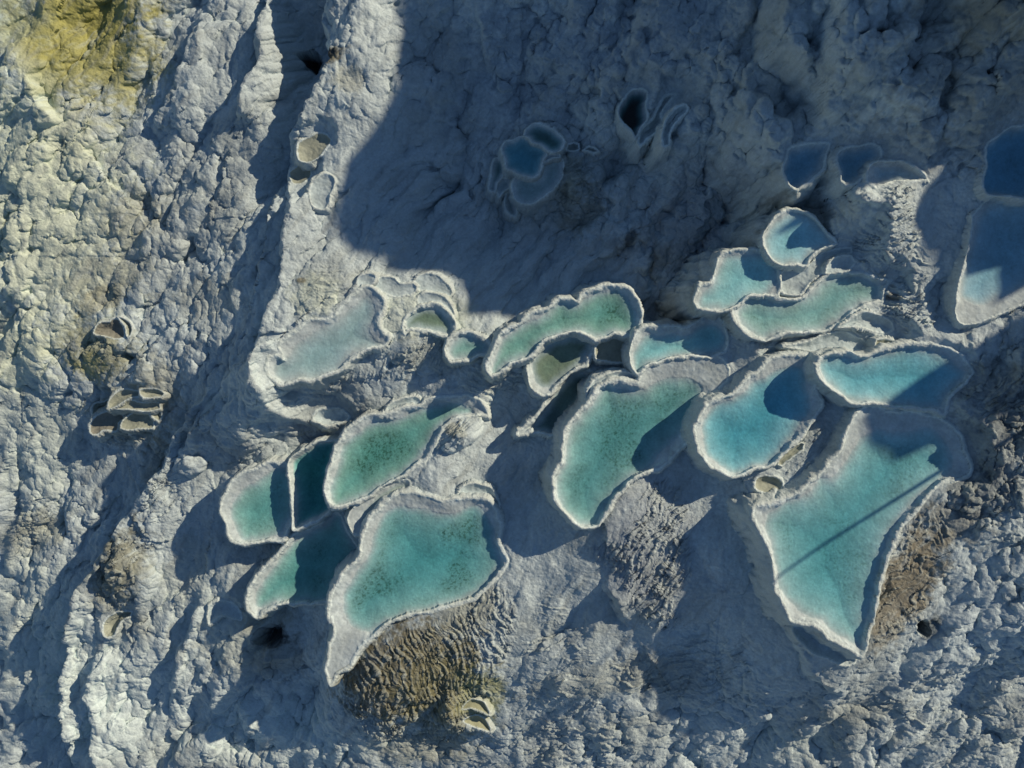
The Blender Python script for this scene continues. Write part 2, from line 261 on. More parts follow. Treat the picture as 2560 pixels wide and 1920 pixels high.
pool('E', [(600,1640),(560,1560),(510,1450),(480,1340),(465,1220),(430,1110),(380,1010),(335,900),(345,845),(440,835),(560,785),(680,725),(790,625),(870,540),(940,450),(960,370),(1010,270),(1060,190),(1110,150),(1200,155),(1330,190),(1450,185),(1560,220),(1680,255),(1755,340),(1800,440),(1840,550),(1830,620),(1740,660),(1640,690),(1570,750),(1465,880),(1365,1000),(1295,1130),(1245,1290),(1205,1430),(1185,1560),(1165,1650)],
 2.7,.3,.75,'green2','largest pool, triangular and turquoise, with a thin straight pole shadow across it',
 [(740,1610),(650,1560),(560,1470),(510,1360),(490,1230),(460,1100),(430,990),(430,930),(480,870),(600,800),(740,750),(800,660),(880,650),(960,550),(1040,430),(1120,340),(1220,310),(1350,330),(1480,310),(1600,320),(1680,400),(1720,500),(1700,600),(1620,680),(1540,730),(1430,850),(1330,970),(1260,1100),(1220,1260),(1180,1410),(1150,1540),(1110,1650)],
 extra=(36,'Q4',[(1545,1050),(1525,1150),(1505,1178),(1430,1132),(1360,1090),(1300,1042),(1240,1028)]), extraW=(32,'Q4',[(1520,1080),(1500,1130),(1450,1110),(1400,1080),(1340,1030),(1270,1005)]), lip=.18, kwall=3.4)
pool('Q4', [(1215,1042),(1300,1055),(1355,1100),(1430,1150),(1490,1195),(1440,1215),(1360,1185),(1290,1150),(1230,1090)],
 1.6,0,.3,'white','small dry ledge under the bottom tip of the triangular pool', lip=.1, water=False)
pool('C', [(645,405),(622,330),(642,250),(700,190),(770,138),(850,122),(930,138),(1000,190),(1060,250),(1100,300),(1130,350),(1070,372),(1020,402),(960,452),(920,500),(850,507),(770,512),(700,475)],
 2.35,.15,.38,'cyan','bright sky blue round pool at the top of the sunlit steps',
 [(665,410),(645,340),(665,260),(730,200),(800,150),(870,140),(950,170),(1020,230),(1080,310),(1090,355),(1020,385),(960,430),(920,480),(840,495),(770,500),(700,460)], lip=.12)
pool('C', [(170,800),(150,760),(165,690),(205,640),(262,620),(282,560),(297,490),(335,445),(400,407),(480,392),(560,397),(630,405),(660,440),(710,490),(740,530),(740,580),(740,640),(730,710),(640,710),(560,715),(500,740),(440,790),(400,810),(340,830),(260,815)],
 1.95,.15,.38,'cyan2','turquoise pool with a bent outline just below the round sky blue pool',
 [(200,800),(180,750),(200,690),(270,650),(300,580),(330,500),(380,450),(460,435),(560,430),(640,450),(700,500),(725,560),(715,640),(640,700),(540,725),(460,775),(380,805),(300,805)], lip=.13)
pool('C', [(830,715),(770,705),(733,665),(735,590),(765,540),(850,512),(930,508),(985,458),(1045,412),(1120,392),(1240,388),(1240,420),(1150,442),(1090,495),(1050,560),(960,620),(900,700)],
 1.85,0,.22,'white','long dry pale basin squeezed between the round pool and the wavy pool', lip=.1, water=False)
pool('C', [(1055,565),(1080,500),(1140,452),(1240,440),(1270,480),(1230,545),(1150,553)],
 2.0,0,.2,'white','small dry pale basin above the wavy pool, beside the sunlit steps', lip=.09, water=False)
pool('C', [(640,1030),(560,1000),(480,940),(430,880),(412,810),(440,750),(500,718),(580,698),(680,708),(780,742),(870,742),(930,702),(1000,642),(1080,572),(1180,557),(1300,562),(1420,582),(1510,612),(1480,650),(1465,700),(1450,760),(1370,780),(1290,810),(1210,870),(1110,940),(1000,970),(850,970),(760,985),(700,1012)],
 1.9,.25,.5,'speckle3','wavy bean shaped pool with greenish specks, running left from the sunlit steps',
 [(620,1000),(540,960),(480,910),(455,850),(480,790),(550,735),(650,745),(780,770),(890,745),(980,690),(1060,620),(1110,590),(1250,585),(1380,610),(1440,640),(1430,700),(1385,755),(1280,785),(1200,845),(1110,905),(1020,948),(880,960),(780,960),(700,985)], lip=.15)
pool('B', [(1145,760),(1105,720),(1092,640),(1098,560),(1130,490),(1180,442),(1260,422),(1360,422),(1470,437),(1540,402),(1600,352),(1680,347),(1740,400),(1770,480),(1775,570),(1750,610),(1670,645),(1560,638),(1450,643),(1350,658),(1270,688),(1205,710),(1170,745)],
 .85,.3,.6,'cyan2','blue pool, left half sunlit and right half shaded, above the large kidney pool',
 [(1150,745),(1125,690),(1125,610),(1155,540),(1220,490),(1320,485),(1480,490),(1540,455),(1620,400),(1700,420),(1750,490),(1755,560),(1710,605),(1640,625),(1520,628),(1400,638),(1300,663),(1210,695)], lip=.13)
pool('F', [(865,855),(822,800),(805,720),(825,630),(855,530),(885,430),(925,370),(975,292),(1060,242),(1150,212),(1250,202),(1350,162),(1460,152),(1500,112),(1600,87),(1700,82),(1790,82),(1870,112),(1925,170),(1935,215),(1870,215),(1790,222),(1690,252),(1625,302),(1585,380),(1545,470),(1510,535),(1440,565),(1385,612),(1305,660),(1205,708),(1125,768),(1055,808),(980,828),(900,845)],
 -1.6,.35,.6,'speckle','deep green speckled pool left of the middle with a hooked upper right end',
 [(870,835),(850,780),(850,700),(880,610),(910,530),(940,430),(990,360),(1070,300),(1180,265),(1300,240),(1440,195),(1550,150),(1650,135),(1750,140),(1830,160),(1840,190),(1760,205),(1660,240),(1600,300),(1550,380),(1500,450),(1450,530),(1390,580),(1310,640),(1200,695),(1120,745),(1050,795),(960,815)], lip=.17)
pool('F', [(590,1010),(578,930),(586,800),(572,700),(553,600),(567,530),(620,472),(690,432),(780,392),(880,387),(880,450),(860,530),(840,620),(825,720),(830,800),(850,870),(790,930),(700,970),(640,1000)],
 -2.9,.45,.6,'green','narrow wedge of shaded blue water between the deep green pool and the small left pool', lip=.13)
pool('F', [(250,1110),(165,1080),(132,1000),(95,900),(90,820),(132,732),(192,645),(270,605),(370,565),(440,535),(548,545),(570,620),(590,720),(595,800),(590,900),(560,1010),(500,1085),(400,1080),(320,1100)],
 -3.3,.25,.55,'green','leftmost water pool, small green half oval with a thick white left rim',
 [(250,1090),(190,1010),(160,920),(165,840),(220,750),(290,690),(380,640),(480,585),(560,600),(580,700),(585,800),(575,900),(530,990),(470,1045),(380,1070),(300,1080)], lip=.18)
pool('F', [(340,1620),(282,1560),(268,1480),(292,1400),(342,1312),(410,1252),(480,1182),(560,1062),(620,1022),(720,982),(790,942),(832,892),(880,872),(915,890),(960,980),(1010,1080),(1050,1180),(1040,1240),(960,1310),(900,1380),(870,1440),(850,1500),(740,1515),(620,1520),(520,1520),(430,1560)],
 -3.6,.35,.7,'green','lemon shaped blue green pool at the lower left, mostly shaded by its big neighbour',
 [(345,1540),(320,1490),(345,1410),(400,1330),(480,1240),(560,1120),(650,1060),(760,1000),(840,950),(900,910),(960,1010),(1010,1110),(1035,1190),(970,1290),(900,1360),(860,1440),(820,1490),(700,1505),(560,1505),(450,1515),(380,1545)], lip=.17)
pool('F', [(1045,1050),(990,1022),(967,960),(977,880),(1042,822),(1130,762),(1220,712),(1300,672),(1385,662),(1410,715),(1340,755),(1250,800),(1175,860),(1120,930),(1080,1000)],
 -1.75,.2,.16,'olive','narrow cream coloured trough curving between the deep green pool and the heart shaped pool',
 [(1060,960),(1080,880),(1150,800),(1240,740),(1310,700),(1385,700),(1330,745),(1230,790),(1150,860),(1100,940)], lip=.1)
pool('F', [(840,1650),(832,1550),(852,1450),(902,1350),(972,1272),(1032,1202),(1055,1100),(1078,1010),(1125,912),(1202,832),(1300,772),(1400,752),(1500,767),(1640,807),(1740,792),(1830,777),(1930,802),(1990,860),(2030,950),(2022,1050),(2012,1110),(2050,1170),(2070,1215),(2050,1260),(2000,1340),(1930,1410),(1850,1475),(1700,1530),(1550,1570),(1400,1600),(1280,1640)],
 -1.3,.3,.8,'speckle4','heart shaped deep turquoise pool at the bottom middle above the brown crusted apron',
 [(960,1640),(930,1540),(940,1440),(990,1350),(1050,1270),(1100,1200),(1130,1090),(1160,980),(1220,890),(1330,845),(1450,860),(1580,885),(1700,890),(1780,850),(1860,840),(1930,900),(1980,1000),(1985,1080),(2010,1170),(2030,1240),(1970,1340),(1890,1425),(1840,1455),(1700,1515),(1540,1555),(1400,1585),(1270,1630)],
 extra=(35,'Q3',[(1655,1055),(1595,1100),(1555,1150),(1515,1215),(1460,1250),(1425,1300),(1410,1240),(1425,1150),(1440,1080),(1432,1010)]), extraW=(27,'Q3',[(1640,1045),(1590,1070),(1530,1055),(1495,1010)]), lip=.2)
pool('F', [(1740,785),(1740,732),(1800,692),(1880,692),(1960,722),(2000,790),(2010,850),(1970,850),(1930,810),(1830,785)],
 -1.6,0,.2,'white','pale dry crescent ledge above the right lobe of the heart shaped pool', lip=.1, water=False)
pool('G', [(1690,1590),(1645,1500),(1652,1400),(1682,1280),(1692,1170),(1740,1060),(1752,920),(1790,800),(1792,720),(1850,650),(1900,592),(1990,567),(2110,562),(2230,575),(2420,600),(2500,800),(2480,1100),(2350,1300),(2212,1420),(2000,1520),(1850,1575),(1760,1600)],
 3.5,.25,.7,'deepblue','deep blue pool at the right edge with a pale beach at its lower tip',
 [(1700,1380),(1710,1250),(1740,1120),(1770,980),(1800,860),(1820,770),(1870,680),(1950,620),(2080,610),(2250,620),(2380,660),(2440,900),(2380,1150),(2200,1300),(2000,1380),(1880,1440),(1780,1430)], lip=.11)
pool('G', [(1920,545),(1872,440),(1882,370),(1902,270),(1902,160),(1960,92),(2050,20),(2150,-20),(2400,-10),(2500,300),(2300,560),(2100,560)],
 4.1,.25,.7,'deepblue','shaded blue pool at the right edge above the deep blue one', lip=.1)
pool('G', [(370,512),(312,490),(265,400),(255,320),(290,220),(312,152),(430,132),(560,122),(630,132),(610,210),(600,300),(560,360),(500,410),(430,460)],
 3.0,.35,.5,'deepblue','leftmost of the three shaded blue pools high on the right', lip=.12, kwall=3.4)
pool('G', [(770,472),(722,430),(722,360),(682,250),(692,212),(760,152),(870,140),(980,132),(1040,150),(1050,240),(980,300),(920,380),(860,440)],
 3.4,.3,.5,'deepblue','middle one of the three shaded blue pools high on the right', lip=.1, kwall=3.4)
pool('G', [(1010,492),(935,430),(922,380),(960,312),(1040,277),(1150,264),(1270,287),(1360,342),(1440,425),(1300,435),(1150,440),(1070,465)],
 3.6,.35,.45,'deepblue','rightmost of the three shaded pools, oval, at the head of the sunlit steps',
 [(1020,450),(990,400),(1000,335),(1080,315),(1200,315),(1320,355),(1360,405),(1290,422),(1130,432)], lip=.12, kwall=3.4)
# the shaded cluster in the hollow
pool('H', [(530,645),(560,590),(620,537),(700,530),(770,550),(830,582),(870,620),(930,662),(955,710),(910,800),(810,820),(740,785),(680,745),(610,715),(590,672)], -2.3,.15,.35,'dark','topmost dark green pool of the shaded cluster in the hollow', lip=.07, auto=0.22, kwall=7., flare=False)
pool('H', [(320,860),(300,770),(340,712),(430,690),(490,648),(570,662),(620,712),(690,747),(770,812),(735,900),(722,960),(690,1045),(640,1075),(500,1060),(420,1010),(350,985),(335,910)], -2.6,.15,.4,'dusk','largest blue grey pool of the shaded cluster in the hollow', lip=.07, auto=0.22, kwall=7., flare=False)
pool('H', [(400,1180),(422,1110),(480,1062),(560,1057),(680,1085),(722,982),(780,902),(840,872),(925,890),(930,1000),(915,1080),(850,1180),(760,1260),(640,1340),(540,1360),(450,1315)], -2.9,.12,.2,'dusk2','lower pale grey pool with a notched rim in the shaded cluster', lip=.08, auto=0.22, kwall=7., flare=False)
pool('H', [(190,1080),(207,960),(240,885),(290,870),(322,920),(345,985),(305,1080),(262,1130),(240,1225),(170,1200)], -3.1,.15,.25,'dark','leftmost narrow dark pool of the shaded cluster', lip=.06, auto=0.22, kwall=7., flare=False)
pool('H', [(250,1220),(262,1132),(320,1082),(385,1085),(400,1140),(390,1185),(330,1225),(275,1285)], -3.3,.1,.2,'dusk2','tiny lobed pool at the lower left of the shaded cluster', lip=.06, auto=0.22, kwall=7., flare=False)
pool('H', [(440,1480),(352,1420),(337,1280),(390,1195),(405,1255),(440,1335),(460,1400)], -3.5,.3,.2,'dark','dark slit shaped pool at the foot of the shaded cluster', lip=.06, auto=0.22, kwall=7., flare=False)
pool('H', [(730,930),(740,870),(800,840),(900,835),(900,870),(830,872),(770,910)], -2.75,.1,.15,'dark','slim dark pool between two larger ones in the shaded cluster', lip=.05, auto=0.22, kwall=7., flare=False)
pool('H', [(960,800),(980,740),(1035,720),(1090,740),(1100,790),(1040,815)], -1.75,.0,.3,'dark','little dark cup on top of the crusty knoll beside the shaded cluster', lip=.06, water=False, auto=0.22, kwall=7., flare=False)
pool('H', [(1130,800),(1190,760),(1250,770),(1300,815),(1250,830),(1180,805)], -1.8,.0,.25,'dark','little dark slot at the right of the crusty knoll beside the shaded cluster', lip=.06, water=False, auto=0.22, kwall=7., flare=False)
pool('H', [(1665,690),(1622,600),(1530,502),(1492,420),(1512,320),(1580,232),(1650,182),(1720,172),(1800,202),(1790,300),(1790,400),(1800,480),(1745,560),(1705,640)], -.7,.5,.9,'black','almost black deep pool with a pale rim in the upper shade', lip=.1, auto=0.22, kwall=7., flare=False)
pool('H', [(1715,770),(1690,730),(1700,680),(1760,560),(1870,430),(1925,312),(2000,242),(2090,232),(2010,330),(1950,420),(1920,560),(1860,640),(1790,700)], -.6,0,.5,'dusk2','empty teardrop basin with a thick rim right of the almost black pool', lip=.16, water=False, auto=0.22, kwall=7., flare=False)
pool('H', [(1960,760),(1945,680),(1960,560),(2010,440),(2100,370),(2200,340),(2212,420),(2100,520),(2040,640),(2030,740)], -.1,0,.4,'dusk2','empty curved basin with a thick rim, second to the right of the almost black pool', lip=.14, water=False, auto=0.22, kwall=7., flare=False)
# dry cups on the left flank
pool('I', [(275,412),(292,350),(342,312),(420,302),(480,280),(535,330),(555,390),(560,465),(500,475),(420,455),(340,445)], -5.40,0,.35,'brown','brown dry cup on the left slope, upper group', lip=.08, water=False, auto=0.03)
pool('I', [(490,272),(560,277),(620,340),(637,410),(590,462),(570,400),(548,330)], -5.30,0,.4,'tan','narrow dry slot beside the brown dry cup on the left slope', lip=.08, water=False, auto=0.03)
pool('I', [(412,1112),(407,1060),(442,1000),(520,942),(600,932),(690,952),(735,995),(640,1005),(560,1045),(490,1092)], -5.30,0,.3,'tan','largest upper tan cup in the lower group on the left slope', lip=.07, water=False, auto=0.03)
pool('I', [(265,1180),(257,1110),(292,1060),(370,1042),(430,1022),(410,1080),(412,1112),(330,1142),(280,1190)], -5.70,0,.45,'tan','tan corner cup at the left end of the lower group on the left slope', lip=.07, water=False, auto=0.03)
pool('I', [(470,1112),(520,1062),(620,1032),(720,1052),(880,1062),(885,1112),(760,1142),(690,1125),(600,1117)], -5.45,0,.22,'tan','long flat tan cup across the lower group on the left slope', lip=.06, water=False, auto=0.03)
pool('I', [(240,1340),(237,1260),(272,1192),(330,1152),(430,1132),(540,1162),(545,1195),(505,1245),(490,1330),(380,1310),(300,1360)], -5.70,0,.2,'brown','crusty brown lobe at the lower left of the group on the left slope', lip=.08, water=False, auto=0.03)
pool('I', [(515,1302),(532,1232),(580,1182),(640,1137),(700,1127),(780,1162),(830,1232),(820,1292),(730,1302),(640,1312),(560,1312)], -5.60,0,.22,'tan','round front cup with a bright lip in the lower group on the left slope', lip=.09, water=False, auto=0.03)
pool('I', [(790,1142),(840,1122),(900,1142),(912,1190),(880,1232),(830,1202)], -5.50,0,.3,'tan','small end cup at the right of the lower group on the left slope', lip=.06, water=False, auto=0.03)
pool('I', [(690,942),(800,922),(890,942),(932,980),(900,1012),(740,1012)], -5.20,0,.3,'tan','small dark lipped cup at the top right of the lower group on the left slope', lip=.07, water=False, auto=0.03)
pool('Q1', [(1290,690),(1282,630),(1322,592),(1390,572),(1430,602),(1400,652),(1345,700)], -3.4,0,.22,'tan','smooth tan cup on the sunlit ridge at the upper left', lip=.09, water=False, auto=0.03)
pool('Q1', [(1260,790),(1257,742),(1300,707),(1340,717),(1340,770),(1290,800)], -3.8,0,.2,'tan','second, smaller cup below the smooth tan cup on the ridge', lip=.08, water=False, auto=0.03)
pool('Q1', [(1345,880),(1342,800),(1390,752),(1450,772),(1430,850),(1400,910)], -3.5,0,.15,'white','stepped pale ledge cup at the edge of the big shadow on the ridge', lip=.1, water=False, auto=0.03)
pool('Q1', [(1550,1242),(1542,1202),(1580,1182),(1622,1190),(1605,1235)], -1.2,0,.15,'white','tiny round pale cup above the milky pool', lip=.07, water=False, auto=0.03)
pool('A', [(812,262),(842,212),(900,197),(960,212),(1000,252),(1090,240),(1110,292),(1050,332),(950,332),(880,305)], -1.1,0,.1,'white','white scalloped ledge directly right of the milky pool top', lip=.1, water=False, auto=0.03)
pool('A', [(1090,240),(1150,182),(1250,187),(1312,242),(1352,312),(1310,345),(1220,305),(1120,295)], -1.3,0,.1,'white','white scalloped ledge at the top right of the bright mound', lip=.09, water=False, auto=0.03)
pool('A', [(1120,335),(1200,307),(1290,332),(1360,402),(1382,475),(1335,440),(1280,395),(1200,380),(1130,395)], -.9,0,.1,'white','curved white ledge hugging the olive pool from above', lip=.09, water=False, auto=0.03)
pool('A', [(900,1122),(930,1072),(1000,1037),(1100,1027),(1140,1062),(1105,1095),(980,1115)], -1.9,0,.15,'white','thin pale ledge behind the upper rim of the deep green pool', lip=.09, water=False)
pool('A', [(385,1180),(422,1122),(520,1102),(600,1122),(650,1172),(600,1205),(500,1235)], -3.0,0,.3,'white','shallow white bowl above the narrow shaded wedge of water', lip=.14, water=False, auto=0.03)
pool('C', [(1150,940),(1210,892),(1280,842),(1350,827),(1440,852),(1520,902),(1535,952),(1480,972),(1380,962),(1280,932)], 2.1,0,.3,'white','dry pale basin between the wavy pool and the broad right pool, upper step', lip=.1, water=False)
pool('C', [(760,1062),(850,1052),(940,1032),(1060,980),(1200,967),(1300,1012),(1390,1062),(1360,1097),(1200,1092),(1000,1107),(900,1092)], 1.85,0,.2,'white','long dry pale basin between the wavy pool and the broad right pool, lower step', lip=.1, water=False)
pool('C', [(630,1140),(642,1092),(700,1062),(762,1092),(740,1130),(670,1170)], 1.2,0,.2,'white','small dry lobe at the foot of the wavy pool', lip=.08, water=False)
pool('C', [(1400,1062),(1410,1022),(1480,1007),(1530,1022),(1550,1047),(1480,1062)], 2.5,0,.2,'tan','tiny olive cup at the end of the long dry basin', lip=.07, water=False)
pool('Q3', [(905,1040),(902,955),(960,932),(1030,960),(1040,1020),(960,1000)], -5.6,0,.25,'white','small broken cup left of the lemon shaped pool', lip=.09, water=False, auto=0.03)
pool('Q3', [(450,1090),(448,1030),(500,985),(570,985),(560,1010),(520,1030),(495,1090)], -7.3,0,.5,'tan','lone lipped cup low on the left slope', lip=.09, water=False, auto=0.03)
pool('D', [(1570,1000),(1567,942),(1620,912),(1720,922),(1762,960),(1730,1012),(1650,1030)], 1.75,0,.3,'tan','round dry pit in the crust between the oval and the triangular pool', lip=.08, water=False)
pool('D', [(1730,832),(1760,772),(1850,692),(1912,682),(1900,732),(1820,792),(1760,850)], 1.85,0,.3,'tan','long dry pit in the crust along the right side of the oval pool', lip=.07, water=False)
pool('Q3', [(1995,1405),(2030,1360),(2085,1370),(2115,1430),(2080,1418),(2035,1402)], -3.6,0,.25,'ochre','upper of two stepped yellowish ledges at the lower right of the brown apron', lip=.08, water=False, auto=0.0)
pool('Q3', [(2000,1455),(2050,1432),(2100,1450),(2120,1505),(2080,1490),(2030,1475)], -3.6,0,.25,'ochre','lower of two stepped yellowish ledges at the lower right of the brown apron', lip=.08, water=False, auto=0.0)

for p in P_:
    if p['auto'] is None: continue
    for _ in range(4):
        L = np.array([unproj(a, b, p['z']) for a, b in p['L']]); (x0, y0), (x1, y1) = L.min(0), L.max(0)
        i0, i1 = np.searchsorted(ax_x, (x0, x1)); j0, j1 = np.searchsorted(ax_y, (y0, y1)); q = base[j0:j1, i0:i1][inside(X[j0:j1, i0:i1], Y[j0:j1, i0:i1], L)]
        p['z'] = float(np.percentile(q, 60)) + p['auto']
order = sorted(range(len(P_)), key=lambda i: P_[i]['z'])
H_ = base.copy()
owner = np.full(X.shape, -1, np.int16); part = np.zeros(X.shape, np.int8)     # 1 rim 2 basin 3 outer wall
inW = np.full(X.shape, -9, F32); lipm = np.zeros(X.shape, F32); wallm = np.zeros(X.shape, F32)
jx = .20 * fbm(X * .9, Y * .9, 4, 71, .5) ; jy = .20 * fbm(X * .9, Y * .9, 4, 77, .5)
rough = fbm(X * 2.6, Y * 2.6, 3, 81); flute = np.abs(perlin(X * 1.6, Y * 1.6, 85))
for i in order:
    p = P_[i]; z = p['z']; L = smooth_poly([unproj(a, b, z) for a, b in p['L']]); p['poly'] = L
    m = 4.5; x0, y0 = L.min(0) - m; x1, y1 = L.max(0) + m
    i0, i1 = np.searchsorted(ax_x, (x0, x1)); j0, j1 = np.searchsorted(ax_y, (y0, y1)); s = (slice(j0, j1), slice(i0, i1))
    js = min(1.0, p['lip'] / .13)
    xx = X[s] + jx[s] * js; yy = Y[s] + jy[s] * js
    dL = seg_dist(xx, yy, L); ins = inside(xx, yy, L); zw = z - p['dw'] * .75; lw = .62 * p['lip'] * (1 + .22 * rough[s])
    lw = np.maximum(lw, .05)
    h = H_[s]
    # outside: gentle bank where the ground is higher, wall where it is lower
    out = ~ins
    q0 = np.maximum(dL - lw, 0); lim = z + .02 + .40 * q0 + .25 * q0 * q0 + np.maximum(bumps[s] + .15, 0) * sstep(.2, 1.5, q0)
    bank = np.where(dL < 3.4, np.minimum(h, np.where(base0[s] >= h - .4, lim, h)), h)
    dd = np.maximum(dL - lw * 1.1, 0); dd = dd + .55 * (flute[s] - .25) * np.minimum(dd, .8) + .05 * rough[s] * np.minimum(dd * 3, 1)
    wall = z - p['k'] * dd - .05
    if p['auto'] is not None and p['flare']:                  # small cups grow out of the slope: flared foot with ripple rings
        fr_ = dL * 3.4 + 1.1 * fbm(X[s] * 1.1, Y[s] * 1.1, 2, 95); fr_ = fr_ - np.floor(fr_)
        wall = z - 2.6 * dd - .8 * dd * dd - .04 + .05 * np.exp(-((fr_ - .5) / .16) ** 2)
        h = h + np.where(out, .07 * np.exp(-((fr_ - .5) / .16) ** 2) * np.exp(-dL / .7), 0)
    iswall = out & (wall > bank) & (dL < 3.5)
    hn = np.where(out, np.maximum(bank, wall), h)
    # inside
    if p['W']:
        Wp = smooth_poly([unproj(a, b, zw) for a, b in p['W']])
        dW = seg_dist(xx, yy, Wp); iw = inside(xx, yy, Wp) & ins
        t = np.clip(dW / np.maximum(dW + np.maximum(dL - lw, 0), 1e-4), 0, 1)
        slope = zw + (z - zw) * t ** 1.25
        deep = zw - .58 * p['depth'] * (1 - np.exp(-np.maximum(dW, 0) / p['ex'])) - .02
        hin = np.where(iw, deep, slope); wd = np.where(iw, dW, -dW)
    else:
        q = np.maximum(dL - lw, 0)
        if p['water']:
            hin = z - .0 - (p['dw'] + p['depth']) * (1 - np.exp(-q / .35)); wd = q
        else:
            hin = z - p['depth'] * (1 - np.exp(-q / .22)) + .03 * rough[s]; wd = -q
    hn = np.where(ins, hin, hn)
    lipz = np.exp(-(dL / lw) ** 4)
    own_lip = (dL < lw * 1.15)
    hn = np.where(own_lip, np.maximum(hn, z + .09 * lipz * (.6 + .5 * rough[s]) * min(1, p['lip'] / .12) - .05 * (1 - lipz)), hn)
    mm = ins | own_lip | iswall
    H_[s] = hn
    o = owner[s]; o[mm] = i; owner[s] = o
    q_ = part[s]; q_[iswall] = 3; q_[ins] = 2; q_[own_lip] = 1; part[s] = q_
    a = inW[s]; a = np.where(ins, wd, np.where(mm, -9, a)); inW[s] = a
    a = lipm[s]; a = np.where(mm, 0, a); a = np.where(own_lip, lipz * (.75 if p['auto'] is not None and p['flare'] else 1), a); lipm[s] = a
    a = wallm[s]; a = np.where(mm, 0, a); a = np.where(iswall, 1, a); wallm[s] = a

# ------------------------------------------------------------------ micro terraces (wavy rimlets) on the aprons
terr = np.zeros(X.shape, F32); crestm = np.zeros(X.shape, F32)
TERR = []
def terrace(view, pts, z, ang, freq, amp, soft=.9, warp=1.0, seed=0, name=None):
    global H_
    P = smooth_poly([unproj(a, b, z) for a, b in V(view, pts)], .4)
    m = 1.5; x0, y0 = P.min(0) - m; x1, y1 = P.max(0) + m
    i0, i1 = np.searchsorted(ax_x, (x0, x1)); j0, j1 = np.searchsorted(ax_y, (y0, y1)); s = (slice(j0, j1), slice(i0, i1))
    x = X[s]; y = Y[s]; xx = x + .5 * fbm(x * .7, y * .7, 3, 91); yy = y + .5 * fbm(x * .7, y * .7, 3, 92)
    d = seg_dist(xx, yy, P); d = np.where(inside(xx, yy, P), d, -d)
    wgt = sstep(-soft * .3, soft, d) * np.where((part[s] == 0) | (part[s] == 3), 1, 0)
    c, sn = math.cos(math.radians(ang)), math.sin(math.radians(ang))
    f = (x * c + y * sn) * freq + warp * (2.4 * fbm(x * .3, y * .3, 2, 100 + seed) + .5 * fbm(x * 1.25, y * 1.25, 3, 110 + seed, .5))
    g = f - np.floor(f); rim = np.exp(-((g - .8) / .10) ** 2) * (.5 + 1.0 * np.clip(perlin(x * 1.2, y * 1.2, 120 + seed) + .5, 0, 1)) - .55 * g
    f2 = f * 2.3 + .6 * fbm(x * 2.0, y * 2.0, 2, 130 + seed); g2 = f2 - np.floor(f2); rim2 = np.exp(-((g2 - .75) / .13) ** 2)
    H_[s] += (amp * .72 * wgt * (rim + .35 * rim2)).astype(F32)
    terr[s] = np.maximum(terr[s], wgt); crestm[s] = np.maximum(crestm[s], wgt * np.clip(rim + .55 * g + .4 * rim2 , 0, 1))
    if name: TERR.append((P, wgt, s, name))
terrace('O', [(745,1430),(720,1480),(720,1540),(770,1620),(880,1659),(1000,1640),(1060,1560),(1090,1450),(1130,1330),(1090,1250),(1020,1260),(960,1310),(860,1350),(790,1390)], -2.5, 195, 2.7, .14, seed=1, warp=1.3, name='brown and ochre crusted apron of wavy ridges below the heart shaped pool')
terrace('O', [(1330,1140),(1370,1060),(1420,1020),(1470,1040),(1490,1110),(1500,1200),(1480,1300),(1460,1380),(1400,1370),(1340,1280),(1270,1180)], 0, 150, 2.5, .17, seed=2, warp=1.1, name='grey crusted apron of wavy ridges below the large kidney pool')
terrace('O', [(1880,420),(1930,400),(1980,480),(2010,600),(2010,680),(1980,720),(1900,690),(1890,600),(1830,580),(1810,540),(1860,500)], 2.4, 95, 2.0, .16, seed=3, warp=1.1, name='sunlit staircase of small white ripples left of the deep blue pool')
terrace('O', [(1880,1180),(1960,1090),(2050,1100),(2060,1200),(2020,1340),(1960,1400),(1890,1420),(1870,1350),(1890,1260)], 2.4, 140, 1.1, .10, seed=4, warp=1.6, name='brown cracked crust right of the triangular pool')
terrace('O', [(270,1150),(340,1140),(350,1190),(320,1240),(280,1300),(235,1310),(220,1250),(240,1190)], -7, 150, 2.0, .16, seed=5, warp=1.2, name='brown crinkled crust patch on the lower left slope')
terrace('I', [(290,460),(420,450),(560,480),(580,580),(500,700),(380,720),(200,660),(150,600),(230,520)], -6.8, 110, 2.4, .14, seed=6, name='crinkled fan below the brown dry cup on the left slope')
terrace('I', [(240,1350),(400,1300),(560,1310),(820,1290),(880,1330),(780,1440),(560,1480),(330,1480),(250,1430)], -7, 60, 2.4, .12, seed=7)
terrace('O', [(920,930),(950,890),(1010,880),(1030,920),(1000,960),(940,1000),(900,990)], -1.2, 130, 2.4, .10, seed=8)
terrace('O', [(900,700),(980,740),(960,800),(880,830),(800,830),(700,860),(650,850),(760,790),(860,740)], -1.2, 150, 2.4, .08, seed=9)
terrace('O', [(1000,790),(1100,780),(1140,800),(1140,850),(1080,870),(1000,850)], -1, 90, 2.6, .07, seed=10)
terrace('O', [(650,600),(720,560),(800,600),(760,640),(700,690),(640,700)], -1.5, 110, 2.4, .07, seed=11)
terrace('O', [(1400,1390),(1500,1330),(1600,1400),(1650,1500),(1500,1530),(1350,1500),(1300,1420)], -2, 110, 1.7, .09, seed=12)
terrace('O', [(1170,1250),(1240,1300),(1300,1400),(1300,1500),(1180,1480),(1120,1380)], -3, 110, 1.9, .07, seed=13)
terrace('O', [(340,1010),(400,990),(430,1060),(400,1110),(350,1130),(330,1070)], -6.5, 120, 2.4, .09, seed=14)
terrace('O', [(1640,1010),(1740,1030),(1800,950),(1770,900),(1740,930),(1700,1000)], 1.7, 140, 2.0, .10, seed=15)
terrace('O', [(1180,370),(1290,350),(1310,430),(1290,480),(1190,460)], -3, 80, 2.2, .12, seed=16, name='crusty rippled knoll right of the shaded cluster in the hollow')
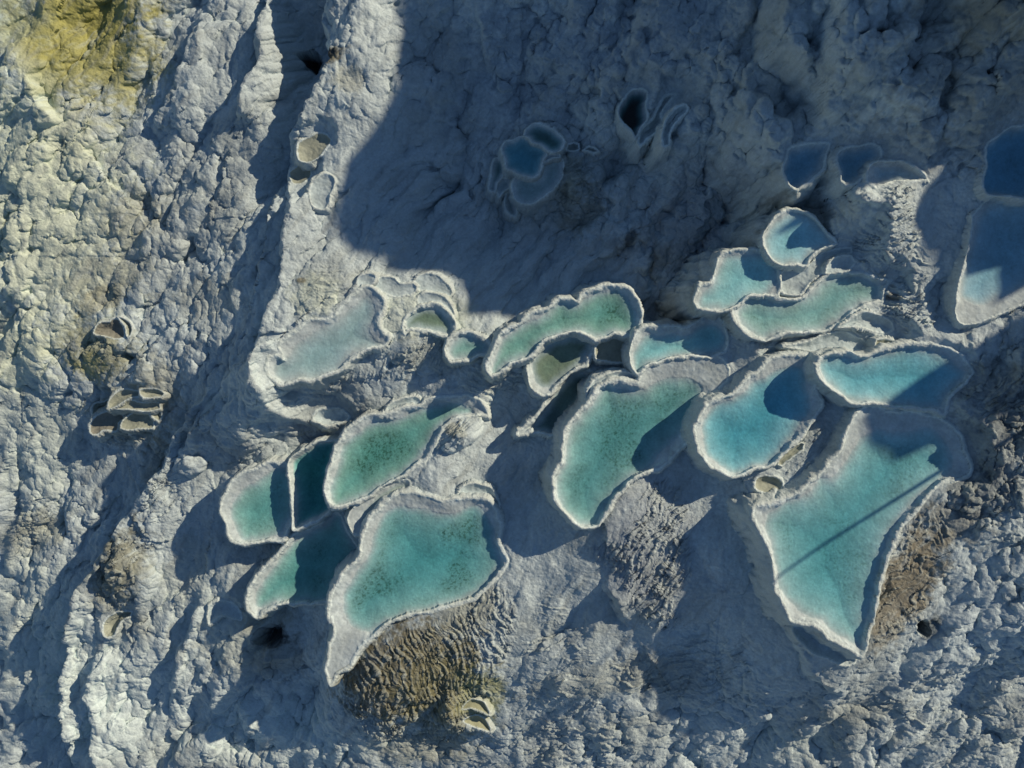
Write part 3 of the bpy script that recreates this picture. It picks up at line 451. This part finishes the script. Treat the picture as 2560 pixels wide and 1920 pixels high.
terrace('O', [(1570,700),(1900,690),(1980,730),(1800,745),(1620,760)], 1.8, 85, 1.6, .09, seed=17)
terrace('O', [(2030,760),(2212,720),(2400,800),(2400,1150),(2212,1200),(2090,1130),(2060,1050),(2110,960)], 3.2, 150, 1.2, .13, seed=18, warp=1.4)
terrace('O', [(0,1080),(110,1060),(130,1120),(60,1200),(0,1230)], -9, 110, 2.2, .10, seed=19)
terrace('O', [(1120,1440),(1330,1500),(1360,1659),(1120,1659)], -5, 100, 1.5, .08, seed=20)
terrace('O', [(1980,1400),(2212,1400),(2300,1659),(2000,1700),(1900,1500)], -1, 100, 1.2, .06, seed=21)
# overall fine crust
gate = np.where(inW > .05, .25, 1.0).astype(F32)
H_ = H_ + gate * (.026 * fbm(X * 3.1, Y * 3.1, 3, 140, .6))

# lumps pushed out sideways on steep faces, so walls bulge instead of smearing
gy_, gx_ = np.gradient(H_.astype(np.float64), ax_y, ax_x); gl_ = np.sqrt(1 + gx_ ** 2 + gy_ ** 2)
NX0, NY0, NZ0 = (-gx_ / gl_).astype(F32), (-gy_ / gl_).astype(F32), (1 / gl_).astype(F32)
XS = X + .55 * H_; YS = Y + .6 * H_
steep = sstep(.9, .55, NZ0) * np.where(owner >= 0, .6, 1) * np.where((part == 2) & (inW > -.1), 0, 1) * np.where(part == 1, .3, 1)
hang = X * .8 + Y * .6 ; lump = (domes(XS / .9, YS / .7, 17) - .55) * .34 + (domes(XS / .38, YS / .3, 19) - .55) * .13 + .10 * np.abs(perlin(X * 1.1, Y * 1.1, 23))
dspl = (steep * lump).astype(F32)
# ------------------------------------------------------------------ mineral colour, with the shade of sunken holes painted in
def rgb(a): return np.array(a, F32)
col = np.empty(X.shape + (3,), F32); col[:] = rgb((.56, .555, .54))
n1 = fbm(X * .16, Y * .16, 4, 201); n2 = fbm(XS * .8, YS * .8, 4, 211, .6); n3 = fbm(XS * 3.5, YS * 3.5, 3, 221, .6)
def mixc(c, t): 
    global col
    col = col + (rgb(c) - col) * np.clip(t, 0, 1)[..., None]
mixc((.36, .345, .32), .6 * sstep(-.05, .5, n1 + .5 * n2))
mixc((.66, .65, .62), .6 * sstep(.0, .6, -n1 + .6 * n2))
def stain_shade(px, py, z, rx, ry, rot, c, k, edge=.5, nse=.6):  # soft colour patch: mineral stains, and shade painted into sunken holes
    cx, cy = unproj(px * 1.1574, py * 1.1574, z); q = 60 / 2212 * (HC - z) / HC; rx *= q; ry *= q
    R = max(rx, ry) * 1.9
    i0, i1 = np.searchsorted(ax_x, (cx - R, cx + R)); j0, j1 = np.searchsorted(ax_y, (cy - R, cy + R)); s = (slice(j0, j1), slice(i0, i1))
    if j1 <= j0 or i1 <= i0: return
    cc, ss = math.cos(math.radians(rot)), math.sin(math.radians(rot)); xx = X[s] - cx; yy = Y[s] - cy
    d = np.sqrt(((xx * cc + yy * ss) / rx) ** 2 + ((-xx * ss + yy * cc) / ry) ** 2) + nse * n2[s] + .35 * n3[s]
    t = k * (1 - sstep(1 - edge, 1 + edge * .4, d)); t = t * (part[s] != 2) 
    col[s] += (rgb(c) - col[s]) * np.clip(t, 0, 1)[..., None]
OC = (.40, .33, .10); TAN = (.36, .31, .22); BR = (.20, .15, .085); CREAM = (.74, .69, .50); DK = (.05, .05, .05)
for a in [(180,110,-6,170,110,-20,OC,.85),(250,40,-6,140,70,10,OC,.9),(130,170,-6,60,70,0,OC,.8),(180,290,-6,90,60,30,TAN,.5),(40,60,-6,110,70,0,(.6,.62,.5),.6),(40,250,-6,110,160,0,(.68,.68,.60),.8),
 (120,480,-7,220,320,0,CREAM,.7),(200,120,-6,200,130,-20,OC,.5),(60,900,-8,120,260,0,(.64,.62,.52),.5),(350,550,-6,150,120,0,(.50,.47,.42),.3),(300,480,-6,90,70,0,TAN,.35),(250,600,-7,120,50,10,TAN,.4),(60,760,-8,110,80,30,CREAM,.6),(240,650,-7,70,30,20,TAN,.7),(230,760,-7,90,70,0,(.34,.29,.16),.75),(215,790,-7,50,30,0,OC,.5),
 (290,890,-7,110,80,0,TAN,.75),(370,830,-7,60,70,20,TAN,.5),(340,990,-7,30,60,-30,BR,.5),(280,1220,-7,60,110,-25,(.27,.23,.16),.85),(60,1160,-9,110,50,20,TAN,.6),(400,1240,-6,100,60,60,TAN,.4),
 (520,1370,-5.5,120,80,30,TAN,.6),(600,1420,-5.5,80,60,0,(.22,.2,.17),.5),(300,1350,-8,80,50,30,TAN,.3),(880,1450,-2.5,170,130,20,BR,.95,.35),(960,1500,-3,120,130,20,(.24,.19,.09),.8),(1040,1490,-3.5,60,70,0,(.40,.36,.16),.6),(900,1600,-5,150,70,0,TAN,.6),
 (1000,1330,-1.4,110,50,35,TAN,.5),(1960,1260,2.4,75,160,-25,(.26,.19,.12),.9),(1900,1360,2.,60,70,0,(.3,.25,.2),.5),(2060,1130,2.8,80,60,0,(.22,.18,.14),.6),(1900,610,2.2,40,22,0,(.34,.26,.17),.5),(1930,640,2.2,16,10,0,(.13,.08,.05),.8),
 (1400,1170,0,130,190,30,(.44,.42,.42),.6),(400,430,-6,120,60,20,TAN,.2),(480,650,-6,120,50,0,TAN,.3),(520,480,-6,60,70,0,TAN,.2),(730,190,-5,60,14,20,BR,.9),(680,142,-6,24,20,0,DK,1.),(700,195,-5,26,14,20,DK,.9),(745,175,-5,30,9,10,DK,.8),  # first DK ellipse paints the darkness inside the sunken hole
 (770,200,-3,40,30,0,TAN,.5),(690,640,-2,60,50,0,CREAM,.5),(660,610,-2,14,8,0,BR,.8),(900,680,-.5,130,60,0,CREAM,.4),(590,1380,-5.,36,22,20,(.03,.03,.03),1.),(985,930,-1.5,30,22,-40,TAN,.6),(940,770,-1.2,100,50,0,TAN,.35),(1060,820,-1,80,40,0,TAN,.35),  # near-black ellipse paints shade into the hollow it covers
 (1225,390,-3,50,50,0,(.24,.21,.15),.8),(1180,400,-3,130,110,0,(.34,.34,.30),.4),(1260,450,-3,60,50,0,(.26,.23,.18),.6),(1150,150,-2,200,130,20,(.33,.34,.36),.6),(1420,80,0,180,110,0,(.36,.37,.39),.6),(1500,470,-2,110,120,0,(.33,.32,.33),.6),
 (2080,130,5,230,170,-30,(.33,.31,.28),.7),(2140,60,6,110,60,0,(.22,.20,.16),.6),(1960,300,6,160,70,0,(.34,.32,.3),.5),(2140,820,3.4,110,50,0,(.24,.22,.20),.6),(2150,960,3.4,100,110,0,(.17,.17,.18),.6),(2120,1060,3,90,70,0,(.12,.12,.13),.65),(2190,900,3.5,60,60,0,(.1,.1,.1),.6),
 (2010,1350,1.,22,36,-20,DK,.9),(1340,530,-3.6,40,24,0,(.2,.19,.18),.5),(1355,520,-3.6,10,22,-30,DK,.7),(1615,525,-1,14,8,0,(.02,.02,.02),1.),(1670,440,1,20,14,0,(.02,.02,.02),.9),(1450,680,-3,110,50,0,(.22,.2,.19),.6),(1420,560,-3.6,30,40,0,(.3,.28,.26),.5),  # DK ellipse at the start: painted shade of the sunken hole
 (1290,1450,-3.5,160,50,10,TAN,.35),(1440,1440,-2.4,120,60,0,(.36,.33,.29),.5),(1350,1560,-5,110,60,0,TAN,.35),(1880,1545,-1,120,40,0,TAN,.3),(1700,1590,-4,120,50,0,CREAM,.2),(200,1500,-9,220,200,0,(.76,.75,.69),.7),(600,1590,-7,240,100,0,(.76,.75,.69),.75),(450,1330,-7,120,160,20,(.70,.69,.64),.5),(1500,1600,-4,300,60,0,(.62,.62,.6),.4),(2100,1400,0,120,200,0,(.62,.63,.64),.4),(60,1350,-10,150,200,0,(.72,.70,.62),.7),
 (80,1000,-9,90,60,0,(.68,.67,.6),.5),(560,870,-4.5,130,90,20,(.72,.70,.65),.6),(1060,880,-2,70,40,0,(.72,.69,.62),.6),(1580,690,1.5,20,30,0,(.5,.4,.3),.4),(1760,470,1.5,60,40,0,(.6,.5,.4),.5),(1340,1200,-2,60,120,0,(.3,.3,.34),.4)]:
    stain_shade(*a)
# lips and walls
col += (rgb((.52, .49, .42)) - col) * (np.clip(crestm, 0, 1) * .4 * (part != 2))[..., None]
st_ = fbm(ux * .22, uy * 1.5, 4, 231, .6); mixc((.30, .285, .27), .45 * sstep(.08, .5, st_)); mixc((.66, .65, .63), .35 * sstep(.1, .5, -st_))
lc = sstep(.1, .9, lipm)
warm = sstep(0, .5, n2)
mixc((.80, .76, .68), lc * .85); mixc((.84, .82, .78), lc * warm * .8)
zz = np.array([P_[i]['z'] for i in range(len(P_))] + [0], F32)[owner]
mixc((.58, .53, .46), wallm * .45 * sstep(-.4, .5, n2 + .3))
# terracettes: crests slightly paler than hollows (mineral crust)
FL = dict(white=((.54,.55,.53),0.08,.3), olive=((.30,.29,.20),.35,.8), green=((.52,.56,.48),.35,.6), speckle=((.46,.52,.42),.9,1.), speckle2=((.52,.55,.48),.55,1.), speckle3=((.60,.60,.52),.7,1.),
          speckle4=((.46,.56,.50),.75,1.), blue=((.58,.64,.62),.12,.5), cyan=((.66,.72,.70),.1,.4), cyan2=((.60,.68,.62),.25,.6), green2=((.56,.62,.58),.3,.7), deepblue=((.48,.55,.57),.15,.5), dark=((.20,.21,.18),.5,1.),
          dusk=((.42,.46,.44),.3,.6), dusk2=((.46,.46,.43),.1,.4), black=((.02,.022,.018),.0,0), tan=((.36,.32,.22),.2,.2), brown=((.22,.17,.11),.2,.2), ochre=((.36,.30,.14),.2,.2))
clus = sstep(-.12, .28, fbm(X * .33, Y * .33, 3, 301)); spk = sstep(.10, .34, fbm(X * 3.8, Y * 3.8, 3, 311, .75)) ; spk2 = sstep(.10, .4, fbm(X * 7.5, Y * 7.5, 2, 321, .7))
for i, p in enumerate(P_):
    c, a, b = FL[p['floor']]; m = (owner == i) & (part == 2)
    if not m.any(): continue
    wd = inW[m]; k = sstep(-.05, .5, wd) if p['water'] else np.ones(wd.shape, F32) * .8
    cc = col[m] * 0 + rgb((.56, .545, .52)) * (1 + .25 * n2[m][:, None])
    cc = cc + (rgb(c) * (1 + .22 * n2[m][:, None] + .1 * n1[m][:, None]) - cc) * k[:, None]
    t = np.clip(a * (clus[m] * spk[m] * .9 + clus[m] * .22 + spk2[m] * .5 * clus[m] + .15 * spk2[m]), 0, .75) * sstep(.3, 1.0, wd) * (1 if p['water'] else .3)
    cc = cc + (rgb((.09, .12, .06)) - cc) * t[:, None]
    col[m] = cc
col *= (1 + .14 * n3 + .10 * n2)[..., None]
col *= rgb((.84, 1.02, 1.12)); col = np.clip(col, .01, .85)

def edge_pt0(px, py):
    z = 2.
    for _ in range(8):
        x, y = unproj(px * 1.1574, py * 1.1574, z); z = .5 * z + .5 * float(H_[np.searchsorted(ax_y, y), np.searchsorted(ax_x, x)])
    return round(x, 1), round(y, 1), round(z, 2)
# ------------------------------------------------------------------ materials
def nodes(name):
    m = bpy.data.materials.new(name); m.use_nodes = True; n = m.node_tree; n.nodes.clear(); return m, n
def rock_mat(name, bump=.5, fine=1.0, rough=.85):
    m, n = nodes(name); N = n.nodes.new; K = n.links.new
    out = N('ShaderNodeOutputMaterial'); bs = N('ShaderNodeBsdfPrincipled'); K(bs.outputs[0], out.inputs[0])
    at = N('ShaderNodeAttribute'); at.attribute_name = 'mineral'; tc = N('ShaderNodeTexCoord')
    no = N('ShaderNodeTexNoise'); no.inputs['Scale'].default_value = 7.; no.inputs['Detail'].default_value = 6; no.inputs['Roughness'].default_value = .7
    vo = N('ShaderNodeTexVoronoi'); vo.inputs['Scale'].default_value = 5.5; vo.feature = 'SMOOTH_F1'
    wv = N('ShaderNodeTexNoise'); wv.inputs['Scale'].default_value = 2.2; wv.inputs['Detail'].default_value = 4; wv.inputs['Distortion'].default_value = 1.5
    for t in (no, vo, wv): K(tc.outputs['Object'], t.inputs['Vector'])
    mr = N('ShaderNodeMapRange'); K(no.outputs[0], mr.inputs[0]); mr.inputs[1].default_value = .3; mr.inputs[2].default_value = .7
    mr.inputs[3].default_value = .86; mr.inputs[4].default_value = 1.12
    mx = N('ShaderNodeVectorMath'); mx.operation = 'SCALE'; K(at.outputs['Color'], mx.inputs[0]); K(mr.outputs[0], mx.inputs['Scale'])
    K(mx.outputs[0], bs.inputs['Base Color']); bs.inputs['Roughness'].default_value = rough; bs.inputs['Specular IOR Level'].default_value = .25
    ad = N('ShaderNodeMath'); ad.operation = 'ADD'; K(no.outputs[0], ad.inputs[0]); K(wv.outputs[0], ad.inputs[1])
    ad2 = N('ShaderNodeMath'); ad2.operation = 'MULTIPLY_ADD'; K(vo.outputs['Distance'], ad2.inputs[0]); ad2.inputs[1].default_value = -.5; K(ad.outputs[0], ad2.inputs[2])
    bp = N('ShaderNodeBump'); bp.inputs['Strength'].default_value = bump; bp.inputs['Distance'].default_value = .10 * fine
    K(ad2.outputs[0], bp.inputs['Height']); K(bp.outputs[0], bs.inputs['Normal']); return m
M_rock = rock_mat('travertine', .6); M_rim = rock_mat('travertine_rim', .7, .8); M_floor = rock_mat('pool_floor', .35, .6, .9); M_wall = rock_mat('travertine_wall', .6)
def water_mat(name, col_, dens):
    m, n = nodes(name); N = n.nodes.new; K = n.links.new
    out = N('ShaderNodeOutputMaterial'); tr = N('ShaderNodeBsdfTransparent'); gl = N('ShaderNodeBsdfGlossy'); gl.inputs['Roughness'].default_value = .06
    mx = N('ShaderNodeMixShader'); mx.inputs[0].default_value = .035
    no = N('ShaderNodeTexNoise'); no.inputs['Scale'].default_value = 3.; no.inputs['Detail'].default_value = 3; tc = N('ShaderNodeTexCoord'); K(tc.outputs['Object'], no.inputs['Vector'])
    bp = N('ShaderNodeBump'); bp.inputs['Strength'].default_value = .25; bp.inputs['Distance'].default_value = .03; K(no.outputs[0], bp.inputs['Height'])
    K(bp.outputs[0], gl.inputs['Normal']); K(tr.outputs[0], mx.inputs[1]); K(gl.outputs[0], mx.inputs[2]); K(mx.outputs[0], out.inputs['Surface'])
    va = N('ShaderNodeVolumeAbsorption'); va.inputs['Color'].default_value = (*col_, 1); va.inputs['Density'].default_value = dens
    K(va.outputs[0], out.inputs['Volume']); return m
WM = dict(teal=water_mat('water_teal', (.22, .74, .80), 1.75), green=water_mat('water_green', (.15, .74, .77), 1.65), blue=water_mat('water_blue', (.08, .73, .84), 1.55), pale=water_mat('water_pale', (.25, .72, .86), .8), milky=water_mat('water_milky', (.2, .76, .80), .75))
WSEL = dict(white='milky', olive='green', green='green', speckle='green', speckle2='teal', speckle3='teal', speckle4='teal', blue='blue', cyan='blue', cyan2='blue', green2='teal', deepblue='pale', dark='green', dusk='blue', dusk2='milky', black='green')

# ------------------------------------------------------------------ meshes out of the height field
P3 = np.stack([X + NX0 * dspl, Y + NY0 * dspl, H_ + NZ0 * dspl], -1).astype(F32)
du = np.gradient(P3, axis=1); dv = np.gradient(P3, axis=0); Nrm = np.cross(du, dv); Nrm /= np.maximum(np.linalg.norm(Nrm, axis=2, keepdims=True), 1e-9)
VX = P3.reshape(-1, 3); NF = Nrm.reshape(-1, 3).astype(F32); CF = col.reshape(-1, 3)
idx = np.arange(NX * NY, dtype=np.int64).reshape(NY, NX)
Q = np.stack([idx[:-1, :-1], idx[:-1, 1:], idx[1:, 1:], idx[1:, :-1]], -1).reshape(-1, 4)
fo = owner[:-1, :-1].reshape(-1); fp = part[:-1, :-1].reshape(-1)
col_obj = sc.collection.objects
def mesh_from(name, faces, mat, origin=(0, 0, 0), parent=None):
    used, inv = np.unique(faces.reshape(-1), return_inverse=True)
    me = bpy.data.meshes.new(name); nv = len(used); nf = len(faces)
    v = VX[used] - np.array(origin, F32)
    me.vertices.add(nv); me.vertices.foreach_set('co', v.reshape(-1))
    me.loops.add(nf * 4); me.loops.foreach_set('vertex_index', inv.astype(np.int32).reshape(-1))
    me.polygons.add(nf); me.polygons.foreach_set('loop_start', np.arange(0, nf * 4, 4, dtype=np.int32)); me.polygons.foreach_set('loop_total', np.full(nf, 4, np.int32))
    me.polygons.foreach_set('use_smooth', np.ones(nf, bool)); me.update(calc_edges=True)
    ca = me.color_attributes.new('mineral', 'FLOAT_COLOR', 'POINT'); c4 = np.ones((nv, 4), F32); c4[:, :3] = CF[used]; ca.data.foreach_set('color', c4.reshape(-1))
    me.normals_split_custom_set_from_vertices(NF[used])
    me.materials.append(mat); o = bpy.data.objects.new(name, me); col_obj.link(o)
    if parent: o.parent = parent
    else: o.location = origin
    return o
def tag(o, label=None, cat=None, group=None, kind=None):
    if label: o['label'] = label
    if cat: o['category'] = cat
    if group: o['group'] = group
    if kind: o['kind'] = kind
    return o
# aprons become things of their own
fa = np.full(X.shape, -1, np.int16)
for k, (P, wgt, s, nm) in enumerate(TERR):
    a = fa[s]; a[(wgt > .5) & (owner[s] < 0)] = k; fa[s] = a
fa = fa[:-1, :-1].reshape(-1)
def pieces(mask):
    js_, is_ = np.where(mask); 
    if len(js_) == 0: return []
    j0, j1, i0, i1 = js_.min(), js_.max() + 1, is_.min(), is_.max() + 1; m = mask[j0:j1, i0:i1]
    lab = np.where(m, np.arange(1, m.size + 1).reshape(m.shape), 0)
    while True:
        n = lab.copy()
        for ax in (0, 1):
            for rev in (False, True):
                a = n if not rev else n[::-1, ::-1]
                b = a if ax else a.T
                # running maximum along each row, restarted at gaps
                g = b.copy()
                for c in range(1, g.shape[1]):
                    g[:, c] = np.where(g[:, c] > 0, np.maximum(g[:, c], g[:, c - 1]), 0)
                b[:] = g
        if (n == lab).all(): break
        lab = n
    ids, cnt = np.unique(lab[lab > 0], return_counts=True)
    return [(int(cn), (j0, j1, i0, i1), lab == k) for k, cn in sorted(zip(ids, cnt), key=lambda q: -q[1])]
fo2 = fo.reshape(NY - 1, NX - 1).copy(); fp2 = fp.reshape(NY - 1, NX - 1); fid = np.arange(fo2.size).reshape(fo2.shape); PIECES = {}
for i in range(len(P_)):
    for k in (1, 2, 3):
        for n_, (c0, c1, c2, c3), lm in pieces((fo2 == i) & (fp2 == k)):
            if n_ < 40: fo2[c0:c1, c2:c3][lm] = -1
            else: PIECES.setdefault((i, k), []).append(fid[c0:c1, c2:c3][lm])
fo = fo2.reshape(-1)
land = Q[(fo < 0) & (fa < 0)]
tag(mesh_from('hillside', land, M_rock), kind='structure')
for k, (P, wgt, s, nm) in enumerate(TERR):
    f = Q[fa == k]
    if len(f): 
        c = VX[f.reshape(-1)].mean(0); tag(mesh_from('travertine_apron', f, M_rock, tuple(float(q) for q in c)), nm, 'rock crust', 'crinkled travertine crusts')
def slab(name, P, z, depth, mat, parent, origin):
    n = len(P); me = bpy.data.meshes.new(name); ox, oy, oz = origin
    v = [(float(a) - ox, float(b) - oy, z - oz) for a, b in P] + [(float(a) - ox, float(b) - oy, z - depth - oz) for a, b in P]
    from mathutils.geometry import tessellate_polygon
    tri = tessellate_polygon([[Vector((a, b, 0)) for a, b in P.tolist()]])
    f = []
    for t in tri:
        a, b, c = t; ar = (P[b][0] - P[a][0]) * (P[c][1] - P[a][1]) - (P[b][1] - P[a][1]) * (P[c][0] - P[a][0])
        if ar < 0: a, b, c = a, c, b
        f.append((a, b, c)); f.append((a + n, c + n, b + n))
    area = sum(P[i][0] * P[(i + 1) % n][1] - P[(i + 1) % n][0] * P[i][1] for i in range(n))
    for i in range(n):
        j = (i + 1) % n; f.append((i, i + n, j + n, j) if area > 0 else (j, j + n, i + n, i))
    me.from_pydata(v, [], f); me.update(); me.materials.append(mat)
    o = bpy.data.objects.new(name, me); col_obj.link(o); o.parent = parent; return o
PN = {1: ('rim', M_rim), 2: ('basin', M_floor), 3: ('outer_wall', M_wall)}
for i, p in enumerate(P_):
    c = p['poly'].mean(0); org = (float(c[0]), float(c[1]), p['z'] - .5)
    wet = p['water']
    e = bpy.data.objects.new('travertine_pool' if wet else 'dry_basin', None); e.empty_display_size = .3; e.location = org; col_obj.link(e)
    tag(e, p['label'], 'pool' if wet else 'dry basin', 'terraced travertine pools' if wet else 'dry travertine basins')
    for k in (1, 2, 3):
        for ids in PIECES.get((i, k), []): mesh_from(PN[k][0], Q[ids], PN[k][1], org, e)
    if wet: slab('water', p['poly'], p['z'] - p['dw'] * .75, 1.7, WM[WSEL[p['floor']]], e, org)

# ------------------------------------------------------------------ unseen rock ridge added beyond the frame, crest shaped to cast the hollow's shade
ca_, sa_ = math.cos(SUN_AZ), math.sin(SUN_AZ)
def hz(x, y):
    i = int(np.clip(np.searchsorted(ax_x, x), 1, NX - 1)); j = int(np.clip(np.searchsorted(ax_y, y), 1, NY - 1)); return float(H_[j, i])
def edge_pt(px, py):
    z = -2.
    for _ in range(8):
        x, y = unproj(px * 1.1574, py * 1.1574, z); z = .5 * z + .5 * hz(x, y)
    return x, y, z
def st(x, y, z): return (x * sa_ - y * ca_), z - TANE * (x * ca_ + y * sa_)     # across the sun's path, height of the shadow plane
EDGE = [(862,-60,0),(862,60,0),(852,190,0),(800,290,0),(748,350,0),(722,430,0),(722,480,0),(755,545,0),(850,588,0),(975,600,0),(1000,680,-.1)]
prof = []
for a, b, o in EDGE:
    x, y, z = edge_pt(a, b); s_, t_ = st(x, y, z); prof.append((s_, t_ + o))
def addz(px, py, z, o=0.):
    x, y = unproj(px * 1.1574, py * 1.1574, z); s_, t_ = st(x, y, z); prof.append((s_, t_ + o))
addz(1200,635,.3,-1.0); addz(1385,690,.3,-2.2); addz(1720,450,2.3,-1.6); addz(1790,500,2.3,-2.0)
for a, b in [(1905,398),(1965,475),(1998,560),(2010,640)]:
    x, y, z = edge_pt(a, b); s_, t_ = st(x, y, z); prof.append((s_, t_ - .15))
addz(2142,590,3.2,-.5); addz(2126,650,3.2,-.5); addz(2097,691,3.2,-.5)
prof.sort()
s1, _ = st(*edge_pt(2000, 811)); s_lo = s1 - .15
xa, ya = unproj(1980 * 1.1574, 822 * 1.1574, 2.75); s_cut = st(xa, ya, 0)[0]
prof = [q for q in prof if q[0] < s_cut - .3] + [(s_cut - .12, -24.), (s_cut, None)]
x, y = unproj(1868 * 1.1574, 955 * 1.1574, 2.3); sT, tT = st(x, y, 2.3); prof[-1] = (s_cut, tT)
x, y = unproj(1930 * 1.1574, 1000 * 1.1574, 2.2); sU, tU = st(x, y, 2.2)
prof += [(sT, tT), (sU, tU), (sU + .3, tU - 1.2), (sU + .9, tU - 1.8), (sU + 1.2, -26.), (sU + 30, -27.)]  # steep step added to the crest to shade the two right-hand pools
PS = np.array([q[0] for q in prof]); PT = np.array([q[1] for q in prof])
A0 = 54.0                                         # crest distance towards the sun
ss = np.arange(-60, sU + 12, .1); aa = np.concatenate([np.arange(-7, 9, .35), np.arange(9, 40, 2.)])
SS, AA = np.meshgrid(ss, aa); crest = np.interp(SS, PS, PT) + TANE * A0
crest = crest + .22 * fbm(SS * .7, SS * 0, 4, 401)
prof_a = np.where(AA < 0, 1.8 * (-AA) , .5 * AA)
off = A0 + AA
ZZ = crest - .0 - np.where(AA < 0, -AA * 3.2, AA * .45) - .0
bump_c = (domes(SS / 2.5, AA / 2., 9) - .6) * 1.2 + .5 * fbm(SS * .6, AA * .6, 3, 411)
ZZ = ZZ + np.where(np.abs(AA) < .2, 0, bump_c - .9) * np.clip(np.abs(AA) / 2., 0, 1)
XX = off * ca_ + SS * sa_; YY = off * sa_ - SS * ca_
nv = SS.size; me = bpy.data.meshes.new('shadow_cliff'); rr, cc_ = SS.shape
ii = np.arange(nv).reshape(rr, cc_); ff = np.stack([ii[:-1, :-1], ii[1:, :-1], ii[1:, 1:], ii[:-1, 1:]], -1).reshape(-1, 4)
me.from_pydata(np.stack([XX, YY, ZZ], -1).reshape(-1, 3).tolist(), [], ff.tolist()); me.update()
at_ = me.color_attributes.new('mineral', 'FLOAT_COLOR', 'POINT'); at_.data.foreach_set('color', np.tile(np.array([.35, .34, .32, 1], F32), nv))
me.materials.append(M_rock); me.polygons.foreach_set('use_smooth', np.ones(len(ff), bool)); co = bpy.data.objects.new('shadow_cliff', me); col_obj.link(co); tag(co, kind='structure')

# ------------------------------------------------------------------ lamp post standing past the right edge; its shadow crosses the triangular pool
def tube(pts, name, mat, parent, n=14):
    me = bpy.data.meshes.new(name); v = []; f = []
    P = [Vector(p[:3]) for p in pts]
    for k, p in enumerate(P):
        t = (P[min(k + 1, len(P) - 1)] - P[max(k - 1, 0)]).normalized(); a = t.cross(Vector((0, 1, 0)) if abs(t.y) < .9 else Vector((1, 0, 0))).normalized(); b = t.cross(a)
        for q in range(n):
            c = 2 * math.pi * q / n; v.append(tuple(p + (a * math.cos(c) + b * math.sin(c)) * pts[k][3]))
    for k in range(len(P) - 1):
        for q in range(n): f.append((k * n + q, k * n + (q + 1) % n, (k + 1) * n + (q + 1) % n, (k + 1) * n + q))
    f.append(tuple(range(n))[::-1]); f.append(tuple(range((len(P) - 1) * n, len(P) * n)))
    me.from_pydata(v, [], f); me.update(); me.materials.append(mat); o = bpy.data.objects.new(name, me); col_obj.link(o); o.parent = parent
mp, n = nodes('galvanised'); o_ = n.nodes.new('ShaderNodeOutputMaterial'); b_ = n.nodes.new('ShaderNodeBsdfPrincipled'); b_.inputs['Base Color'].default_value = (.35, .36, .37, 1); b_.inputs['Metallic'].default_value = .7; b_.inputs['Roughness'].default_value = .5
nz = n.nodes.new('ShaderNodeTexNoise'); nz.inputs['Scale'].default_value = 12; n.links.new(nz.outputs[0], b_.inputs['Roughness']); n.links.new(b_.outputs[0], o_.inputs[0])
sP, aP = 16.95, 33.0; px_, py_ = aP * ca_ + sP * sa_, aP * sa_ - sP * ca_; pz = hz(px_, py_) - .3
lp = bpy.data.objects.new('lamp_post', None); lp.location = (px_, py_, pz); col_obj.link(lp); tag(lp, 'tall grey lamp post beside the slope that throws a thin straight shadow', 'lamp post')
hT = 17.2 - pz
tube([(0, 0, 0, .34), (0, 0, .5, .34), (0, 0, .52, .22)], 'base', mp, lp); tube([(0, 0, .5, .13), (0, 0, hT * .5, .10), (0, 0, hT, .07)], 'pole', mp, lp)
tube([(0, 0, hT - .1, .10), (-.1, -.3, hT + .4, .09), (.2, -1.0, hT + .7, .08), (.4, -1.5, hT + .7, .08)], 'arm', mp, lp)
tube([(.35, -1.4, hT + .7, .12), (.45, -1.7, hT + .68, .26), (.6, -2.2, hT + .62, .24), (.66, -2.4, hT + .6, .08)], 'lamp_head', mp, lp)
